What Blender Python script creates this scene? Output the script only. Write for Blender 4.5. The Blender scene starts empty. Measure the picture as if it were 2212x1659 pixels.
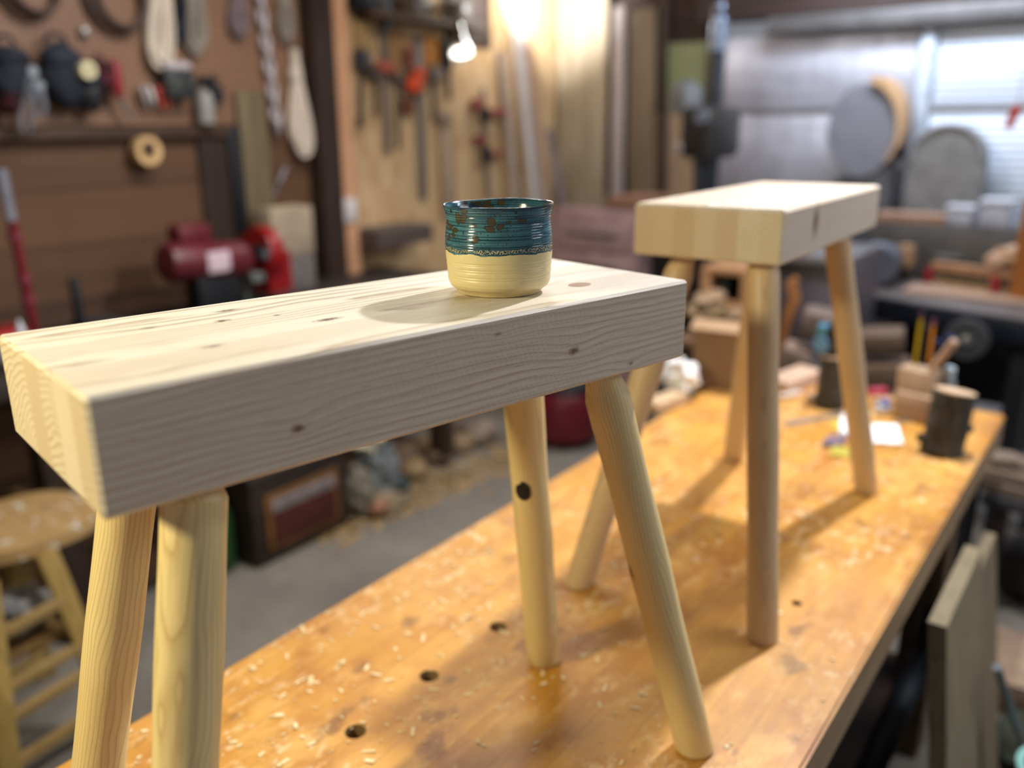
import bpy, bmesh, math, random
from mathutils import Vector, Matrix, Euler
random.seed(7)
SC = bpy.context.scene
COL = SC.collection
PI = math.pi

# ------------------------------------------------------------------ camera frame (room axes: x across, y along the bench, z up)
F = 1859.6
CAM = Vector((0, 0, 1.5469))
RT = Vector((0.80544692, 0.59263647, -0.00610477)).normalized()
FW = Vector((-0.568437, 0.76956048, -0.29095711)).normalized()
UP = RT.cross(FW).normalized()
ZB = 0.88                                   # workbench top

def at(px, py, x=None, y=None, z=None):
    """point of the room seen at a photograph pixel, on the plane x=, y= or z="""
    v = RT * ((px - 1106) / F) - UP * ((py - 829.5) / F) + FW
    if x is not None: t = (x - CAM.x) / v.x
    elif y is not None: t = (y - CAM.y) / v.y
    else: t = (z - CAM.z) / v.z
    return CAM + v * t

def ppm(p): return F / ((Vector(p) - CAM).dot(FW))   # photograph pixels per metre at a point

# ------------------------------------------------------------------ node helpers
class NT:
    def __init__(s, name):
        s.m = bpy.data.materials.new(name); s.m.use_nodes = True
        s.t = s.m.node_tree; s.b = s.t.nodes['Principled BSDF']
    def n(s, typ, **kw):
        d = s.t.nodes.new(typ)
        for k, v in kw.items(): setattr(d, k, v)
        return d
    def set(s, sock, v):
        if isinstance(v, bpy.types.NodeSocket): s.t.links.new(v, sock)
        elif v is not None: sock.default_value = v
    def M(s, op, a, b=None, c=None, clamp=False):
        d = s.n('ShaderNodeMath', operation=op, use_clamp=clamp)
        s.set(d.inputs[0], a); s.set(d.inputs[1], b); s.set(d.inputs[2], c)
        return d.outputs[0]
    def V(s, op, a, b=None):
        d = s.n('ShaderNodeVectorMath', operation=op)
        s.set(d.inputs[0], a); s.set(d.inputs[1], b)
        return d.outputs['Value'] if op in ('LENGTH', 'DISTANCE', 'DOT_PRODUCT') else d.outputs[0]
    def co(s, kind='Object'): return s.n('ShaderNodeTexCoord').outputs[kind]
    def xyz(s, v):
        d = s.n('ShaderNodeSeparateXYZ'); s.set(d.inputs[0], v); return d.outputs
    def comb(s, x, y, z):
        d = s.n('ShaderNodeCombineXYZ')
        for i, v in enumerate((x, y, z)): s.set(d.inputs[i], v)
        return d.outputs[0]
    def noise(s, v, scale, detail=3, rough=.5, dist=0):
        d = s.n('ShaderNodeTexNoise'); s.set(d.inputs['Vector'], v)
        d.inputs['Scale'].default_value = scale; d.inputs['Detail'].default_value = detail
        d.inputs['Roughness'].default_value = rough; d.inputs['Distortion'].default_value = dist
        return d.outputs['Fac']
    def voro(s, v, scale, feature='F1', out='Distance', rnd=1):
        d = s.n('ShaderNodeTexVoronoi', feature=feature); s.set(d.inputs['Vector'], v)
        d.inputs['Scale'].default_value = scale; d.inputs['Randomness'].default_value = rnd
        return d.outputs[out]
    def white(s, w, dim='1D'):
        d = s.n('ShaderNodeTexWhiteNoise', noise_dimensions=dim)
        s.set(d.inputs['W' if dim == '1D' else 'Vector'], w)
        return d.outputs
    def ramp(s, f, stops, interp='LINEAR'):
        d = s.n('ShaderNodeValToRGB'); s.set(d.inputs[0], f)
        e = d.color_ramp.elements; d.color_ramp.interpolation = interp
        while len(e) < len(stops): e.new(.5)
        for i, (p, c) in enumerate(stops):
            e[i].position = p; e[i].color = (*rgb(c), 1) if not isinstance(c, (int, float)) else (c, c, c, 1)
        return d.outputs[0]
    def mix(s, f, a, b, blend='MIX'):
        d = s.n('ShaderNodeMix', data_type='RGBA', blend_type=blend)
        s.set(d.inputs[0], f)
        for i, v in ((6, a), (7, b)):
            if isinstance(v, (str, tuple)): v = (*rgb(v), 1)
            s.set(d.inputs[i], v)
        return d.outputs[2]
    def scale(s, v, sx, sy, sz): return s.V('MULTIPLY', v, (sx, sy, sz))
    def bump(s, h, strength=.2, dist=.002):
        d = s.n('ShaderNodeBump'); d.inputs['Strength'].default_value = strength
        d.inputs['Distance'].default_value = dist; s.set(d.inputs['Height'], h)
        s.t.links.new(d.outputs[0], s.b.inputs['Normal'])
    def out(s, color=None, rough=None, metal=None, spec=None, coat=None):
        for nm, v in (('Base Color', color), ('Roughness', rough), ('Metallic', metal), ('Specular IOR Level', spec), ('Coat Weight', coat)):
            if v is None: continue
            if isinstance(v, (str, tuple)): v = (*rgb(v), 1)
            s.set(s.b.inputs[nm], v)
        return s.m

def rgb(h):
    if isinstance(h, tuple): return tuple(h[:3])
    h = h.lstrip('#')
    r = [int(h[i:i + 2], 16) / 255 for i in (0, 2, 4)]
    return tuple(c / 12.92 if c <= .04045 else ((c + .055) / 1.055) ** 2.4 for c in r)

_cache = {}
def plain(col, rough=.6, metal=0, var=.18, scale=14, spec=.4):
    """painted, plastic, cloth or metal surface with slight uneven wear"""
    k = ('p', col, rough, metal, var, scale)
    if k in _cache: return _cache[k]
    t = NT('surface_' + col.strip('#'))
    n = t.noise(t.co(), scale, 4, .6)
    c = rgb(col)
    lo = tuple(v * (1 - var) for v in c); hi = tuple(min(1, v * (1 + var)) for v in c)
    m = t.ramp(n, [(.3, 0.0), (.7, 1.0)])
    t.out(t.mix(m, lo, hi), t.M('ADD', t.M('MULTIPLY', n, .15), rough - .07), metal, spec)
    t.bump(t.noise(t.co(), scale * 9, 3), .08, .002)
    _cache[k] = t.m
    return t.m

def wood(c1, c2, axis='z', ring=60, rough=.6, stretch=.12):
    """planed wood, grain running along one axis"""
    k = ('w', c1, c2, axis, ring, rough)
    if k in _cache: return _cache[k]
    t = NT('wood_' + c1.strip('#'))
    sc = [1, 1, 1]; sc['xyz'.index(axis)] = stretch
    v = t.scale(t.co(), *sc)
    n1 = t.noise(v, ring * .25, 4, .6, .6); n2 = t.noise(v, ring * 2.2, 3, .6)
    f = t.M('ADD', t.M('MULTIPLY', t.M('FRACT', t.M('MULTIPLY', n1, 7)), .55), t.M('MULTIPLY', n2, .5))
    t.out(t.mix(t.ramp(f, [(.15, 0.0), (.85, 1.0)]), c1, c2), rough, 0, .35)
    t.bump(n2, .15, .002)
    _cache[k] = t.m
    return t.m

def glow(col, strength):
    t = NT('lamp_glow_' + col.strip('#'))
    t.out('#f4f4ee', .4)
    t.b.inputs['Emission Color'].default_value = (*rgb(col), 1)
    t.b.inputs['Emission Strength'].default_value = strength
    return t.m

# ------------------------------------------------------------------ mesh builder
class MB:
    def __init__(s): s.bm = bmesh.new()
    def _add(s, vs, fs):
        v = [s.bm.verts.new(p) for p in vs]
        for f in fs:
            try: s.bm.faces.new([v[i] for i in f])
            except ValueError: pass
        return v
    def boxr(s, x0, x1, y0, y1, z0, z1, bev=0):
        return s.box(((x0 + x1) / 2, (y0 + y1) / 2, (z0 + z1) / 2), (abs(x1 - x0), abs(y1 - y0), abs(z1 - z0)), None, bev)
    def box(s, c, size, rot=None, bev=0):
        b = bmesh.new(); bmesh.ops.create_cube(b, size=1)
        for v in b.verts: v.co = Vector((v.co.x * size[0], v.co.y * size[1], v.co.z * size[2]))
        if bev: bmesh.ops.bevel(b, geom=b.edges[:], offset=min(bev, min(size) * .45), segments=2, affect='EDGES', profile=.5)
        R = rot.to_matrix() if isinstance(rot, Euler) else (rot if rot is not None else Matrix.Identity(3))
        for v in b.verts: v.co = R @ v.co + Vector(c)
        s._merge(b); return s
    def _merge(s, b):
        me = bpy.data.meshes.new('tmp'); b.to_mesh(me); b.free(); s.bm.from_mesh(me); bpy.data.meshes.remove(me)
    def cone(s, p0, p1, r0, r1=None, seg=20, cap=True):
        r1 = r0 if r1 is None else r1
        p0, p1 = Vector(p0), Vector(p1); d = (p1 - p0).normalized()
        a = d.orthogonal().normalized(); b = d.cross(a)
        vs = []
        for p, r in ((p0, r0), (p1, r1)):
            for i in range(seg):
                t = 2 * PI * i / seg; vs.append(p + (a * math.cos(t) + b * math.sin(t)) * r)
        fs = [(i, (i + 1) % seg, seg + (i + 1) % seg, seg + i) for i in range(seg)]
        if cap: fs += [tuple(range(seg - 1, -1, -1)), tuple(range(seg, 2 * seg))]
        s._add(vs, fs); return s
    def tube(s, pts, r, seg=10, closed=False):
        pts = [Vector(p) for p in pts]; n = len(pts); vs = []; fs = []
        a = None
        for i, p in enumerate(pts):
            q0 = pts[i - 1] if (i or closed) else p
            q1 = pts[(i + 1) % n] if (i < n - 1 or closed) else p
            d = (q1 - q0)
            d = d.normalized() if d.length > 1e-9 else Vector((0, 0, 1))
            a = d.orthogonal().normalized() if a is None else (a - d * a.dot(d)).normalized() if (a - d * a.dot(d)).length > 1e-6 else d.orthogonal().normalized()
            b = d.cross(a); rr = r[i] if isinstance(r, (list, tuple)) else r
            for k in range(seg):
                t = 2 * PI * k / seg; vs.append(p + (a * math.cos(t) + b * math.sin(t)) * rr)
        for i in range(n if closed else n - 1):
            j = (i + 1) % n
            for k in range(seg):
                fs.append((i * seg + k, i * seg + (k + 1) % seg, j * seg + (k + 1) % seg, j * seg + k))
        if not closed: fs += [tuple(range(seg - 1, -1, -1)), tuple(range((n - 1) * seg, n * seg))]
        s._add(vs, fs); return s
    def lathe(s, o, prof, seg=48, axis=(0, 0, 1), wob=None, cap=True):
        o = Vector(o); d = Vector(axis).normalized()
        a = Vector((1, 0, 0)) if abs(d.z) > .9 else d.orthogonal().normalized()
        a = (a - d * a.dot(d)).normalized(); b = d.cross(a)
        vs = []; n = len(prof)
        for i, (r, h) in enumerate(prof):
            for k in range(seg):
                t = 2 * PI * k / seg
                rr, hh = (r, h) if wob is None else wob(r, h, t, i)
                vs.append(o + d * hh + (a * math.cos(t) + b * math.sin(t)) * rr)
        fs = [(i * seg + k, i * seg + (k + 1) % seg, (i + 1) * seg + (k + 1) % seg, (i + 1) * seg + k) for i in range(n - 1) for k in range(seg)]
        if cap: fs += [tuple(range(seg - 1, -1, -1)), tuple(range((n - 1) * seg, n * seg))]
        s._add(vs, fs); return s
    def prism(s, poly, ext):
        poly = [Vector(p) for p in poly]; e = Vector(ext); n = len(poly)
        s._add(poly + [p + e for p in poly], [tuple(range(n - 1, -1, -1)), tuple(range(n, 2 * n))] + [(i, (i + 1) % n, n + (i + 1) % n, n + i) for i in range(n)])
        return s
    def blob(s, c, r, amp=.15, freq=3, sub=3, seed=0):
        from mathutils import noise
        b = bmesh.new(); bmesh.ops.create_icosphere(b, subdivisions=sub, radius=1)
        for v in b.verts:
            k = 1 + amp * noise.noise(v.co * freq + Vector((seed * 3.1, seed, 0)))
            v.co = Vector((v.co.x * r[0] * k, v.co.y * r[1] * k, v.co.z * r[2] * k)) + Vector(c)
        s._merge(b); return s
    def torus(s, c, R, r, axis=(1, 0, 0), a0=0, a1=2 * PI, seg=36, sx=1):
        d = Vector(axis).normalized(); a = d.orthogonal().normalized()
        if abs(d.z) < .9:
            a = Vector((0, 0, 1)); a = (a - d * a.dot(d)).normalized()
        b = d.cross(a); full = abs(a1 - a0 - 2 * PI) < 1e-6
        n = seg if full else seg + 1
        pts = [Vector(c) + a * R * math.cos(a0 + (a1 - a0) * i / seg) + b * R * sx * math.sin(a0 + (a1 - a0) * i / seg) for i in range(n)]
        return s.tube(pts, r, 8, full)
    def build(s, name, mat, parent=None, smooth=True, local=False, angle=40):
        bmesh.ops.recalc_face_normals(s.bm, faces=s.bm.faces[:])
        me = bpy.data.meshes.new(name); 
        org = Vector((0, 0, 0))
        if parent is not None:
            if not local: org = world_loc(parent)
        elif not local:
            xs = [v.co for v in s.bm.verts]
            lo = Vector([min(p[i] for p in xs) for i in range(3)]); hi = Vector([max(p[i] for p in xs) for i in range(3)])
            org = Vector(((lo.x + hi.x) / 2, (lo.y + hi.y) / 2, lo.z))
        for v in s.bm.verts: v.co -= org
        s.bm.to_mesh(me); s.bm.free()
        o = bpy.data.objects.new(name, me); COL.objects.link(o)
        if isinstance(mat, (list, tuple)):
            for q in mat: me.materials.append(q)
        else: me.materials.append(mat)
        if smooth:
            for p in me.polygons: p.use_smooth = True
            try: me.set_sharp_from_angle(angle=math.radians(angle))
            except Exception: pass
        if parent is not None: o.parent = parent
        elif not local: o.location = org
        return o

def world_loc(o):
    l = Vector(o.location)
    while o.parent is not None: o = o.parent; l += Vector(o.location)
    return l

def tag(o, label, cat, group=None, kind=None):
    o['label'] = label; o['category'] = cat
    if group: o['group'] = group
    if kind: o['kind'] = kind
    return o
def thing(name, loc, label, cat, group=None, rz=0):
    o = bpy.data.objects.new(name, None); COL.objects.link(o)
    o.location = loc; o.rotation_euler = (0, 0, rz); o.empty_display_size = .05
    return tag(o, label, cat, group)
def struct(o): o['kind'] = 'structure'; return o
def copy_thing(o, loc, rot=None, label=None, group=None):
    r = o.copy(); COL.objects.link(r); r.location = loc
    if rot is not None: r.rotation_euler = rot
    if label: r['label'] = label
    if group: r['group'] = group
    for ch in list(o.children):
        c = ch.copy(); COL.objects.link(c); c.parent = r
        for g in list(ch.children):
            d = g.copy(); COL.objects.link(d); d.parent = c
    return r

# ------------------------------------------------------------------ shared surfaces
STEEL = plain('#8f9296', .35, .9, .15)
DKSTEEL = plain('#33343a', .45, .7, .2)
BLACK = plain('#16171b', .55, 0, .25)
CHROME = plain('#d4d8dd', .18, 1, .05)
WHITE = plain('#e8e8ea', .55, 0, .05)
PAPER = plain('#f1f1f5', .8, 0, .04)
ORANGE = plain('#d0431a', .45, 0, .12)
RED = plain('#8e1418', .38, 0, .15)
DKRED = plain('#5c1620', .45, 0, .2)
ROPEW = plain('#cdbfae', .9, 0, .15, 60)
ROPEG = plain('#8d8378', .9, 0, .2, 60)
NAVY = plain('#181d28', .8, 0, .3)
PINE = wood('#d9bf94', '#c4a171', 'z', 60)
PINEX = wood('#cfb48a', '#b18a5f', 'x', 60)
PINEY = wood('#cfb08a', '#a9825b', 'y', 60)
TAN = wood('#b9977a', '#94755c', 'z', 50)
DKWOOD = wood('#513a2a', '#382719', 'y', 40)
DKWOODZ = wood('#3d2c22', '#261a14', 'z', 40)

# ------------------------------------------------------------------ pine with growth rings, laminated from strips
def pine_slab(name, L, Wd, zt, H, knots, nstrip, seed, tint):
    t = NT(name); P = t.co(); X = t.xyz(P)
    sw = Wd / nstrip
    u = t.M('DIVIDE', t.M('ADD', X[1], Wd / 2), sw)
    idx = t.M('FLOOR', u)
    rn = t.xyz(t.white(t.M('ADD', idx, seed))[1])
    cyo = t.M('MULTIPLY', t.M('SUBTRACT', rn[0], .5), .24)
    front = t.M('LESS_THAN', idx, .5)
    cy = t.M('ADD', t.M('SUBTRACT', X[1], t.M('ADD', t.M('MULTIPLY', t.M('ADD', idx, .5), sw), -Wd / 2)), t.M('MULTIPLY', cyo, t.M('SUBTRACT', 1, front)))
    side = t.M('SUBTRACT', t.M('MULTIPLY', t.M('GREATER_THAN', rn[1], .5), 2), 1)
    off = t.M('MULTIPLY', side, t.M('ADD', .035, t.M('MULTIPLY', rn[2], .06)))
    off = t.M('ADD', t.M('MULTIPLY', off, t.M('SUBTRACT', 1, front)), t.M('MULTIPLY', front, -.13))
    cz = t.M('SUBTRACT', t.M('SUBTRACT', X[2], zt - H / 2), off)
    # grain drifts slowly along the board
    Ps = t.scale(P, 2.1, 13, 13)
    shift = t.V('ADD', Ps, t.comb(t.M('MULTIPLY', idx, 7.3), 0, 0))
    d1 = t.M('MULTIPLY', t.M('SUBTRACT', t.noise(shift, 1.0, 3, .5), .5), .034)
    d2 = t.M('MULTIPLY', t.M('SUBTRACT', t.noise(t.scale(P, 26, 60, 60), 1, 2), .5), .0016)
    r = t.M('SQRT', t.M('ADD', t.M('MULTIPLY', cy, cy), t.M('MULTIPLY', cz, cz)))
    r = t.M('ADD', t.M('ADD', r, d1), d2)
    dark = None; halo = None
    for (kx, ky, kz, rad, el, dk) in knots:
        q = t.V('MULTIPLY', t.V('SUBTRACT', P, (kx, ky, kz)), (1 / (rad * el), 1 / rad, 1 / rad))
        D = t.V('LENGTH', q)
        g = t.M('EXPONENT', t.M('MULTIPLY', t.M('MULTIPLY', D, D), -.05))
        zz = t.M('MULTIPLY', t.xyz(q)[2], 1)
        r = t.M('ADD', r, t.M('MULTIPLY', t.M('MULTIPLY', g, rad * (1.5 if abs(kz - zt) > .004 else .5)), 1))
        Dn = t.M('ADD', D, t.M('MULTIPLY', t.M('SUBTRACT', t.noise(P, 260, 3), .5), 1.1))
        k = t.M('MULTIPLY', t.M('SUBTRACT', 1, t.M('SMOOTH_MIN', Dn, 1, .35), clamp=True), dk * 1.6, clamp=True)
        dark = k if dark is None else t.M('MAXIMUM', dark, k)
    spacing = t.M('ADD', .0042, t.M('MULTIPLY', rn[0], .0022))
    fr = t.M('FRACT', t.M('DIVIDE', r, spacing))
    late = t.ramp(fr, [(0, .55), (.12, 0.0), (.55, .08), (.82, .55), (.93, 1.0), (1.0, .55)])
    # the strength of the dark lines wanders
    late = t.M('MULTIPLY', late, t.M('ADD', .35, t.M('MULTIPLY', t.noise(t.scale(P, 6, 40, 40), 1, 2), 1.1)))
    fib = t.noise(t.scale(P, 40, 900, 900), 1, 2)
    base = t.mix(t.M('MULTIPLY', late, .95, clamp=True), tint[0], tint[1])
    base = t.mix(t.M('MULTIPLY', rn[1], .95), base, t.mix(.75, base, tint[2]))
    endg = t.M('MULTIPLY', t.M('GREATER_THAN', t.M('ABSOLUTE', t.xyz(t.n('ShaderNodeTexCoord').outputs['Normal'])[0]), .9), .55)
    base = t.mix(t.M('MULTIPLY', endg, rn[0]), base, '#a58660')
    base = t.mix(t.M('MULTIPLY', endg, .45), base, '#c9b184')
    base = t.mix(t.M('MULTIPLY', t.ramp(fib, [(.45, 0.0), (.75, 1.0)]), .22), base, tint[1])
    # resin flecks
    fl = t.voro(t.scale(P, 14, 190, 190), 1)
    base = t.mix(t.M('MULTIPLY', t.M('LESS_THAN', fl, .07), .45), base, '#8a6038')
    if dark is not None: base = t.mix(dark, base, '#5b3c27')
    # glue lines between the strips
    fu = t.M('FRACT', u); gl = t.M('LESS_THAN', t.M('ABSOLUTE', t.M('SUBTRACT', fu, .5)), .492)
    base = t.mix(t.M('MULTIPLY', t.M('SUBTRACT', 1, gl), .25), base, '#a98b5f')
    t.out(base, t.M('ADD', .38, t.M('MULTIPLY', fib, .16)), 0, .45)
    t.bump(t.M('ADD', t.M('MULTIPLY', fib, .6), t.M('MULTIPLY', late, .5)), .35, .0006)
    return t.m

def pine_round(name, seed, tint, knots=()):
    t = NT(name); P = t.co(); X = t.xyz(P)
    cx = t.M('SUBTRACT', X[0], .03 * math.cos(seed * 2.1)); cy = t.M('SUBTRACT', X[1], .03 * math.sin(seed * 2.1))
    d1 = t.M('MULTIPLY', t.M('SUBTRACT', t.noise(t.V('ADD', t.scale(P, 12, 12, 4.5), (seed * 5.3, 0, 0)), 1, 3), .5), .03)
    r = t.M('ADD', t.M('SQRT', t.M('ADD', t.M('MULTIPLY', cx, cx), t.M('MULTIPLY', cy, cy))), d1)
    dark = None
    for (kx, ky, kz, rad) in knots:
        q = t.V('MULTIPLY', t.V('SUBTRACT', P, (kx, ky, kz)), (1 / rad, 1 / rad, .6 / rad)); D = t.V('LENGTH', q)
        r = t.M('ADD', r, t.M('MULTIPLY', t.M('EXPONENT', t.M('MULTIPLY', t.M('MULTIPLY', D, D), -.12)), rad * .6))
        k = t.M('SUBTRACT', 1.15, t.M('ADD', D, t.M('MULTIPLY', t.M('SUBTRACT', t.noise(P, 200, 2), .5), .8)), clamp=True)
        dark = k if dark is None else t.M('MAXIMUM', dark, k)
    fr = t.M('FRACT', t.M('DIVIDE', r, .0030))
    late = t.ramp(fr, [(0, .4), (.15, 0.0), (.6, .1), (.86, .6), (.94, 1.0), (1.0, .4)])
    late = t.M('MULTIPLY', late, t.M('ADD', .25, t.noise(t.scale(P, 30, 30, 5), 1, 2)))
    fib = t.noise(t.scale(P, 500, 500, 22), 1, 2)
    blo = t.noise(t.scale(P, 25, 25, 9), 1, 3)
    c = t.mix(t.M('MULTIPLY', late, .7, clamp=True), tint[0], tint[1])
    c = t.mix(t.M('MULTIPLY', t.ramp(blo, [(.45, 0.0), (.75, 1.0)]), .35), c, tint[2])
    c = t.mix(t.M('MULTIPLY', t.ramp(fib, [(.45, 0.0), (.8, 1.0)]), .18), c, tint[1])
    if dark is not None: c = t.mix(t.M('MULTIPLY', dark, 1.3, clamp=True), c, '#74502f')
    t.out(c, .42, 0, .45); t.bump(t.M('ADD', fib, late), .2, .0005)
    return t.m

# ------------------------------------------------------------------ the two stools
S1 = dict(c=(-0.48856, 0.49521), ang=math.radians(77.928), L=.5251, W=.1986, zt=.52649, H=.0735)
S2 = dict(c=(-0.47256, 1.30057), ang=math.radians(91.576), L=.4969, W=.2048, zt=.56196, H=.0689)
def local(S, p):
    d = Vector(p) - Vector((S['c'][0], S['c'][1], ZB)); c, s_ = math.cos(-S['ang']), math.sin(-S['ang'])
    return Vector((d.x * c - d.y * s_, d.x * s_ + d.y * c, d.z))
def on_top(S, px, py): return local(S, at(px, py, z=ZB + S['zt']))
def on_front(S, px, py):
    # plane of the long side nearest the camera
    a = S['ang']; n = Vector((math.sin(a), -math.cos(a), 0)); p0 = Vector((S['c'][0], S['c'][1], 0)) + n * S['W'] / 2
    v = RT * ((px - 1106) / F) - UP * ((py - 829.5) / F) + FW
    t = (p0 - CAM).dot(n) / v.dot(n)
    return local(S, CAM + v * t)

TINT1 = ('#e2dcce', '#94785a', '#d3c0aa')
TINT2 = ('#e0d8ca', '#9a7c5c', '#c6aa8e')
LEGT = ('#dec893', '#a17a44', '#cba664')
kn1 = []
for px, py, r, el, dk in ((1240, 758, .0042, 2.0, .9), (645, 925, .0035, 1.8, .8), (1075, 722, .002, 2.5, .6), (1362, 785, .0025, 2.0, .6)):
    p = on_front(S1, px, py); kn1.append((p.x, p.y, p.z, r, el, dk))
for px, py, r, el, dk in ((708, 690, .0050, 2.6, 1.0), (598, 681, .0026, 1.4, 1.0), (480, 693, .0040, 1.9, .9), (322, 708, .0045, 1.8, .45), (460, 748, .0052, 1.9, .5), (490, 671, .005, 2.4, .6)):
    p = on_top(S1, px, py); kn1.append((p.x, p.y, p.z, r, el, dk))
kn2 = []
p = on_front(S2, 1762, 480); kn2.append((p.x, p.y, p.z, .0250, .66, .95))

def make_leg(root, S, name_mat, T, B, r, shoulder, seed):
    """round leg from the seat's underside to the bench, faceted shoulder under the seat, foot cut level"""
    T, B = Vector(T), Vector(B); ax = (T - B).normalized(); Lg = (T - B).length
    zq = ax; xq = Vector((1, 0, 0)); xq = (xq - zq * xq.dot(zq)).normalized(); yq = zq.cross(xq)
    R = Matrix((xq, yq, zq)).transposed()
    m = MB(); seg = 48; rows = []
    def sect(h, rad, facet=0):
        row = []
        for k in range(seg):
            t = 2 * PI * k / seg
            rr = rad * (1 + .012 * math.sin(2 * t + seed) + .006 * math.sin(h * 30 + t + seed))
            if facet:
                a = (t % (PI / 5)) - PI / 10
                rr = rad * (math.cos(PI / 10) / math.cos(a)) * (1 - facet) + rad * facet
            row.append(Vector((rr * math.cos(t), rr * math.sin(t), h)))
        return row
    foot = []
    for rr in (r * .90, r):
        row = []
        for k in range(seg):
            t = 2 * PI * k / seg; p = Vector((rr * math.cos(t), rr * math.sin(t), 0))
            w = R @ p
            h = -w.z / ax.z + (.0 if rr < r else .0035)      # level cut at the bench top
            row.append(Vector((p.x, p.y, h)))
        foot.append(row)
    rows += foot
    n = 26
    h0, h1 = .03, Lg - shoulder
    for i in range(n + 1):
        h = h0 + (h1 - h0) * i / n
        rows.append(sect(h, r * (1 + .02 * math.sin(i * .55 + seed)), 0))
    rows.append(sect(Lg - shoulder * .93, r * .99, .0))
    rows.append(sect(Lg - shoulder * .30, r * .74, .15))
    rows.append(sect(Lg + .02, r * .68, .5))
    vs = [p for row in rows for p in row]
    fs = [(i * seg + k, i * seg + (k + 1) % seg, (i + 1) * seg + (k + 1) % seg, (i + 1) * seg + k) for i in range(len(rows) - 1) for k in range(seg)]
    fs += [tuple(range(seg - 1, -1, -1)), tuple(range((len(rows) - 1) * seg, len(rows) * seg))]
    m._add(vs, fs)
    o = m.build('leg', name_mat, None, True, True, 28)
    o.parent = root; o.location = B; o.rotation_euler = R.to_euler()
    return o, R

def make_seat(root, S, mat, ch):
    m = MB(); b = bmesh.new(); bmesh.ops.create_cube(b, size=1)
    for v in b.verts: v.co = Vector((v.co.x * S['L'], v.co.y * S['W'], S['zt'] - S['H'] / 2 + v.co.z * S['H']))
    bmesh.ops.bevel(b, geom=b.edges[:], offset=ch, segments=1, affect='EDGES')
    m._merge(b)
    return m.build('seat', mat, root, True, True, 25)

ST1 = thing('stool', (*S1['c'], ZB), 'low pine stool with a thick slab seat carrying the teal and cream cup', 'stool', rz=S1['ang'])
make_seat(ST1, S1, pine_slab('pine_seat_grain', S1['L'], S1['W'], S1['zt'], S1['H'], kn1, 6, 3.0, TINT1), .0024)
U = S1['zt'] - S1['H']
legs1 = (((.189, -.0575), (.2968, -.1162), .036), ((.1918, .0568), (.2854, .1152), .030), ((-.1929, -.057), (-.286, -.120), .020), ((-.1914, .0575), (-.2776, .1122), .030))
holes = {}
for i, ((a, b), (c, d), sh) in enumerate(legs1):
    kn = ()
    if i == 0: kn = ((-.0195, .0085, .245, .0066),)
    o, R = make_leg(ST1, S1, pine_round('pine_leg_grain', i + 1.3, LEGT, kn), (a, b, U), (c, d, 0), .0213, sh, i * 1.7)
    if i == 1: holes['leg'] = (o, R)

# dark knot hole in the second leg: a sunken teardrop with dark lining
o, R = holes['leg']
def leg_point(px, py):
    """where the view ray meets the leg's side, in the leg's own axes"""
    Rz = Matrix.Rotation(S1['ang'], 3, 'Z'); W3 = Rz @ R
    org = Rz @ Vector(o.location) + Vector((*S1['c'], ZB))
    v = RT * ((px - 1106) / F) - UP * ((py - 829.5) / F) + FW
    a = W3.transposed() @ (CAM - org); q = W3.transposed() @ v
    A = q.x ** 2 + q.y ** 2; B = 2 * (a.x * q.x + a.y * q.y); Cc = a.x ** 2 + a.y ** 2 - .0211 ** 2
    D = max(0, B * B - 4 * A * Cc); t = (-B - math.sqrt(D)) / (2 * A)
    return a + q * t
hp = leg_point(1129, 1063)
ang0 = math.atan2(hp.y, hp.x)
m = MB()
outline = []
for i in range(24):
    t = 2 * PI * i / 24
    uu = .0092 * math.cos(t); vv = .0112 * math.sin(t)
    if math.sin(t) > .3 and math.cos(t) < .2: vv *= 1.35; uu *= 1.1
    outline.append((uu, vv))
def on_leg(uu, vv, rad): 
    a = ang0 - uu / .0212
    return Vector((rad * math.cos(a), rad * math.sin(a), hp.z + vv))
vs = []; 
for sc_, rad in ((1.0, .0219), (.86, .0222), (.72, .0218), (.3, .0216)):
    vs += [on_leg(u_ * sc_, v_ * sc_, rad) for u_, v_ in outline]
n = len(outline)
fs = [(k * n + i, k * n + (i + 1) % n, (k + 1) * n + (i + 1) % n, (k + 1) * n + i) for k in range(3) for i in range(n)] + [tuple(range(3 * n, 4 * n))]
m._add(vs, fs)
ko = m.build('knot_hole', plain('#1c140e', .8, 0, .9, 300), None, True, True)
ko.parent = o; ko['label'] = 'black hollow knot'

# small oval knot in the seat top, modelled as a brown inlay
m = MB(); p = on_top(S1, 1252, 615)
pts = [(p.x + .0118 * math.cos(2 * PI * i / 28), p.y + .0086 * math.sin(2 * PI * i / 28), S1['zt'] - .004) for i in range(28)]
m.prism(pts, (0, 0, .0042))
k = m.build('seat_knot', wood('#a58568', '#8b6c51', 'x', 200), None, True, True); k.parent = ST1; k['label'] = 'brown oval knot'

ST2 = thing('stool', (*S2['c'], ZB), 'low pine stool with a bare seat showing striped end grain', 'stool', rz=S2['ang'])
make_seat(ST2, S2, pine_slab('pine_seat_grain', S2['L'], S2['W'], S2['zt'], S2['H'], kn2, 7, 11.0, TINT2), .0035)
U = S2['zt'] - S2['H']
for i, ((a, b), (c, d), sh) in enumerate((((-.1808, -.0574), (-.2937, -.1345), .02), ((-.1672, .0581), (-.3101, .1431), .04), ((.1681, -.0577), (.2867, -.1312), .02), ((.1619, .0602), (.3019, .1352), .03))):
    make_leg(ST2, S2, pine_round('pine_leg_grain', i + 7.7, ('#cfb38c', '#946c44', '#b48c60')), (a, b, U), (c, d, 0), .0210, sh, i * 2.3 + 1)

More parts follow.
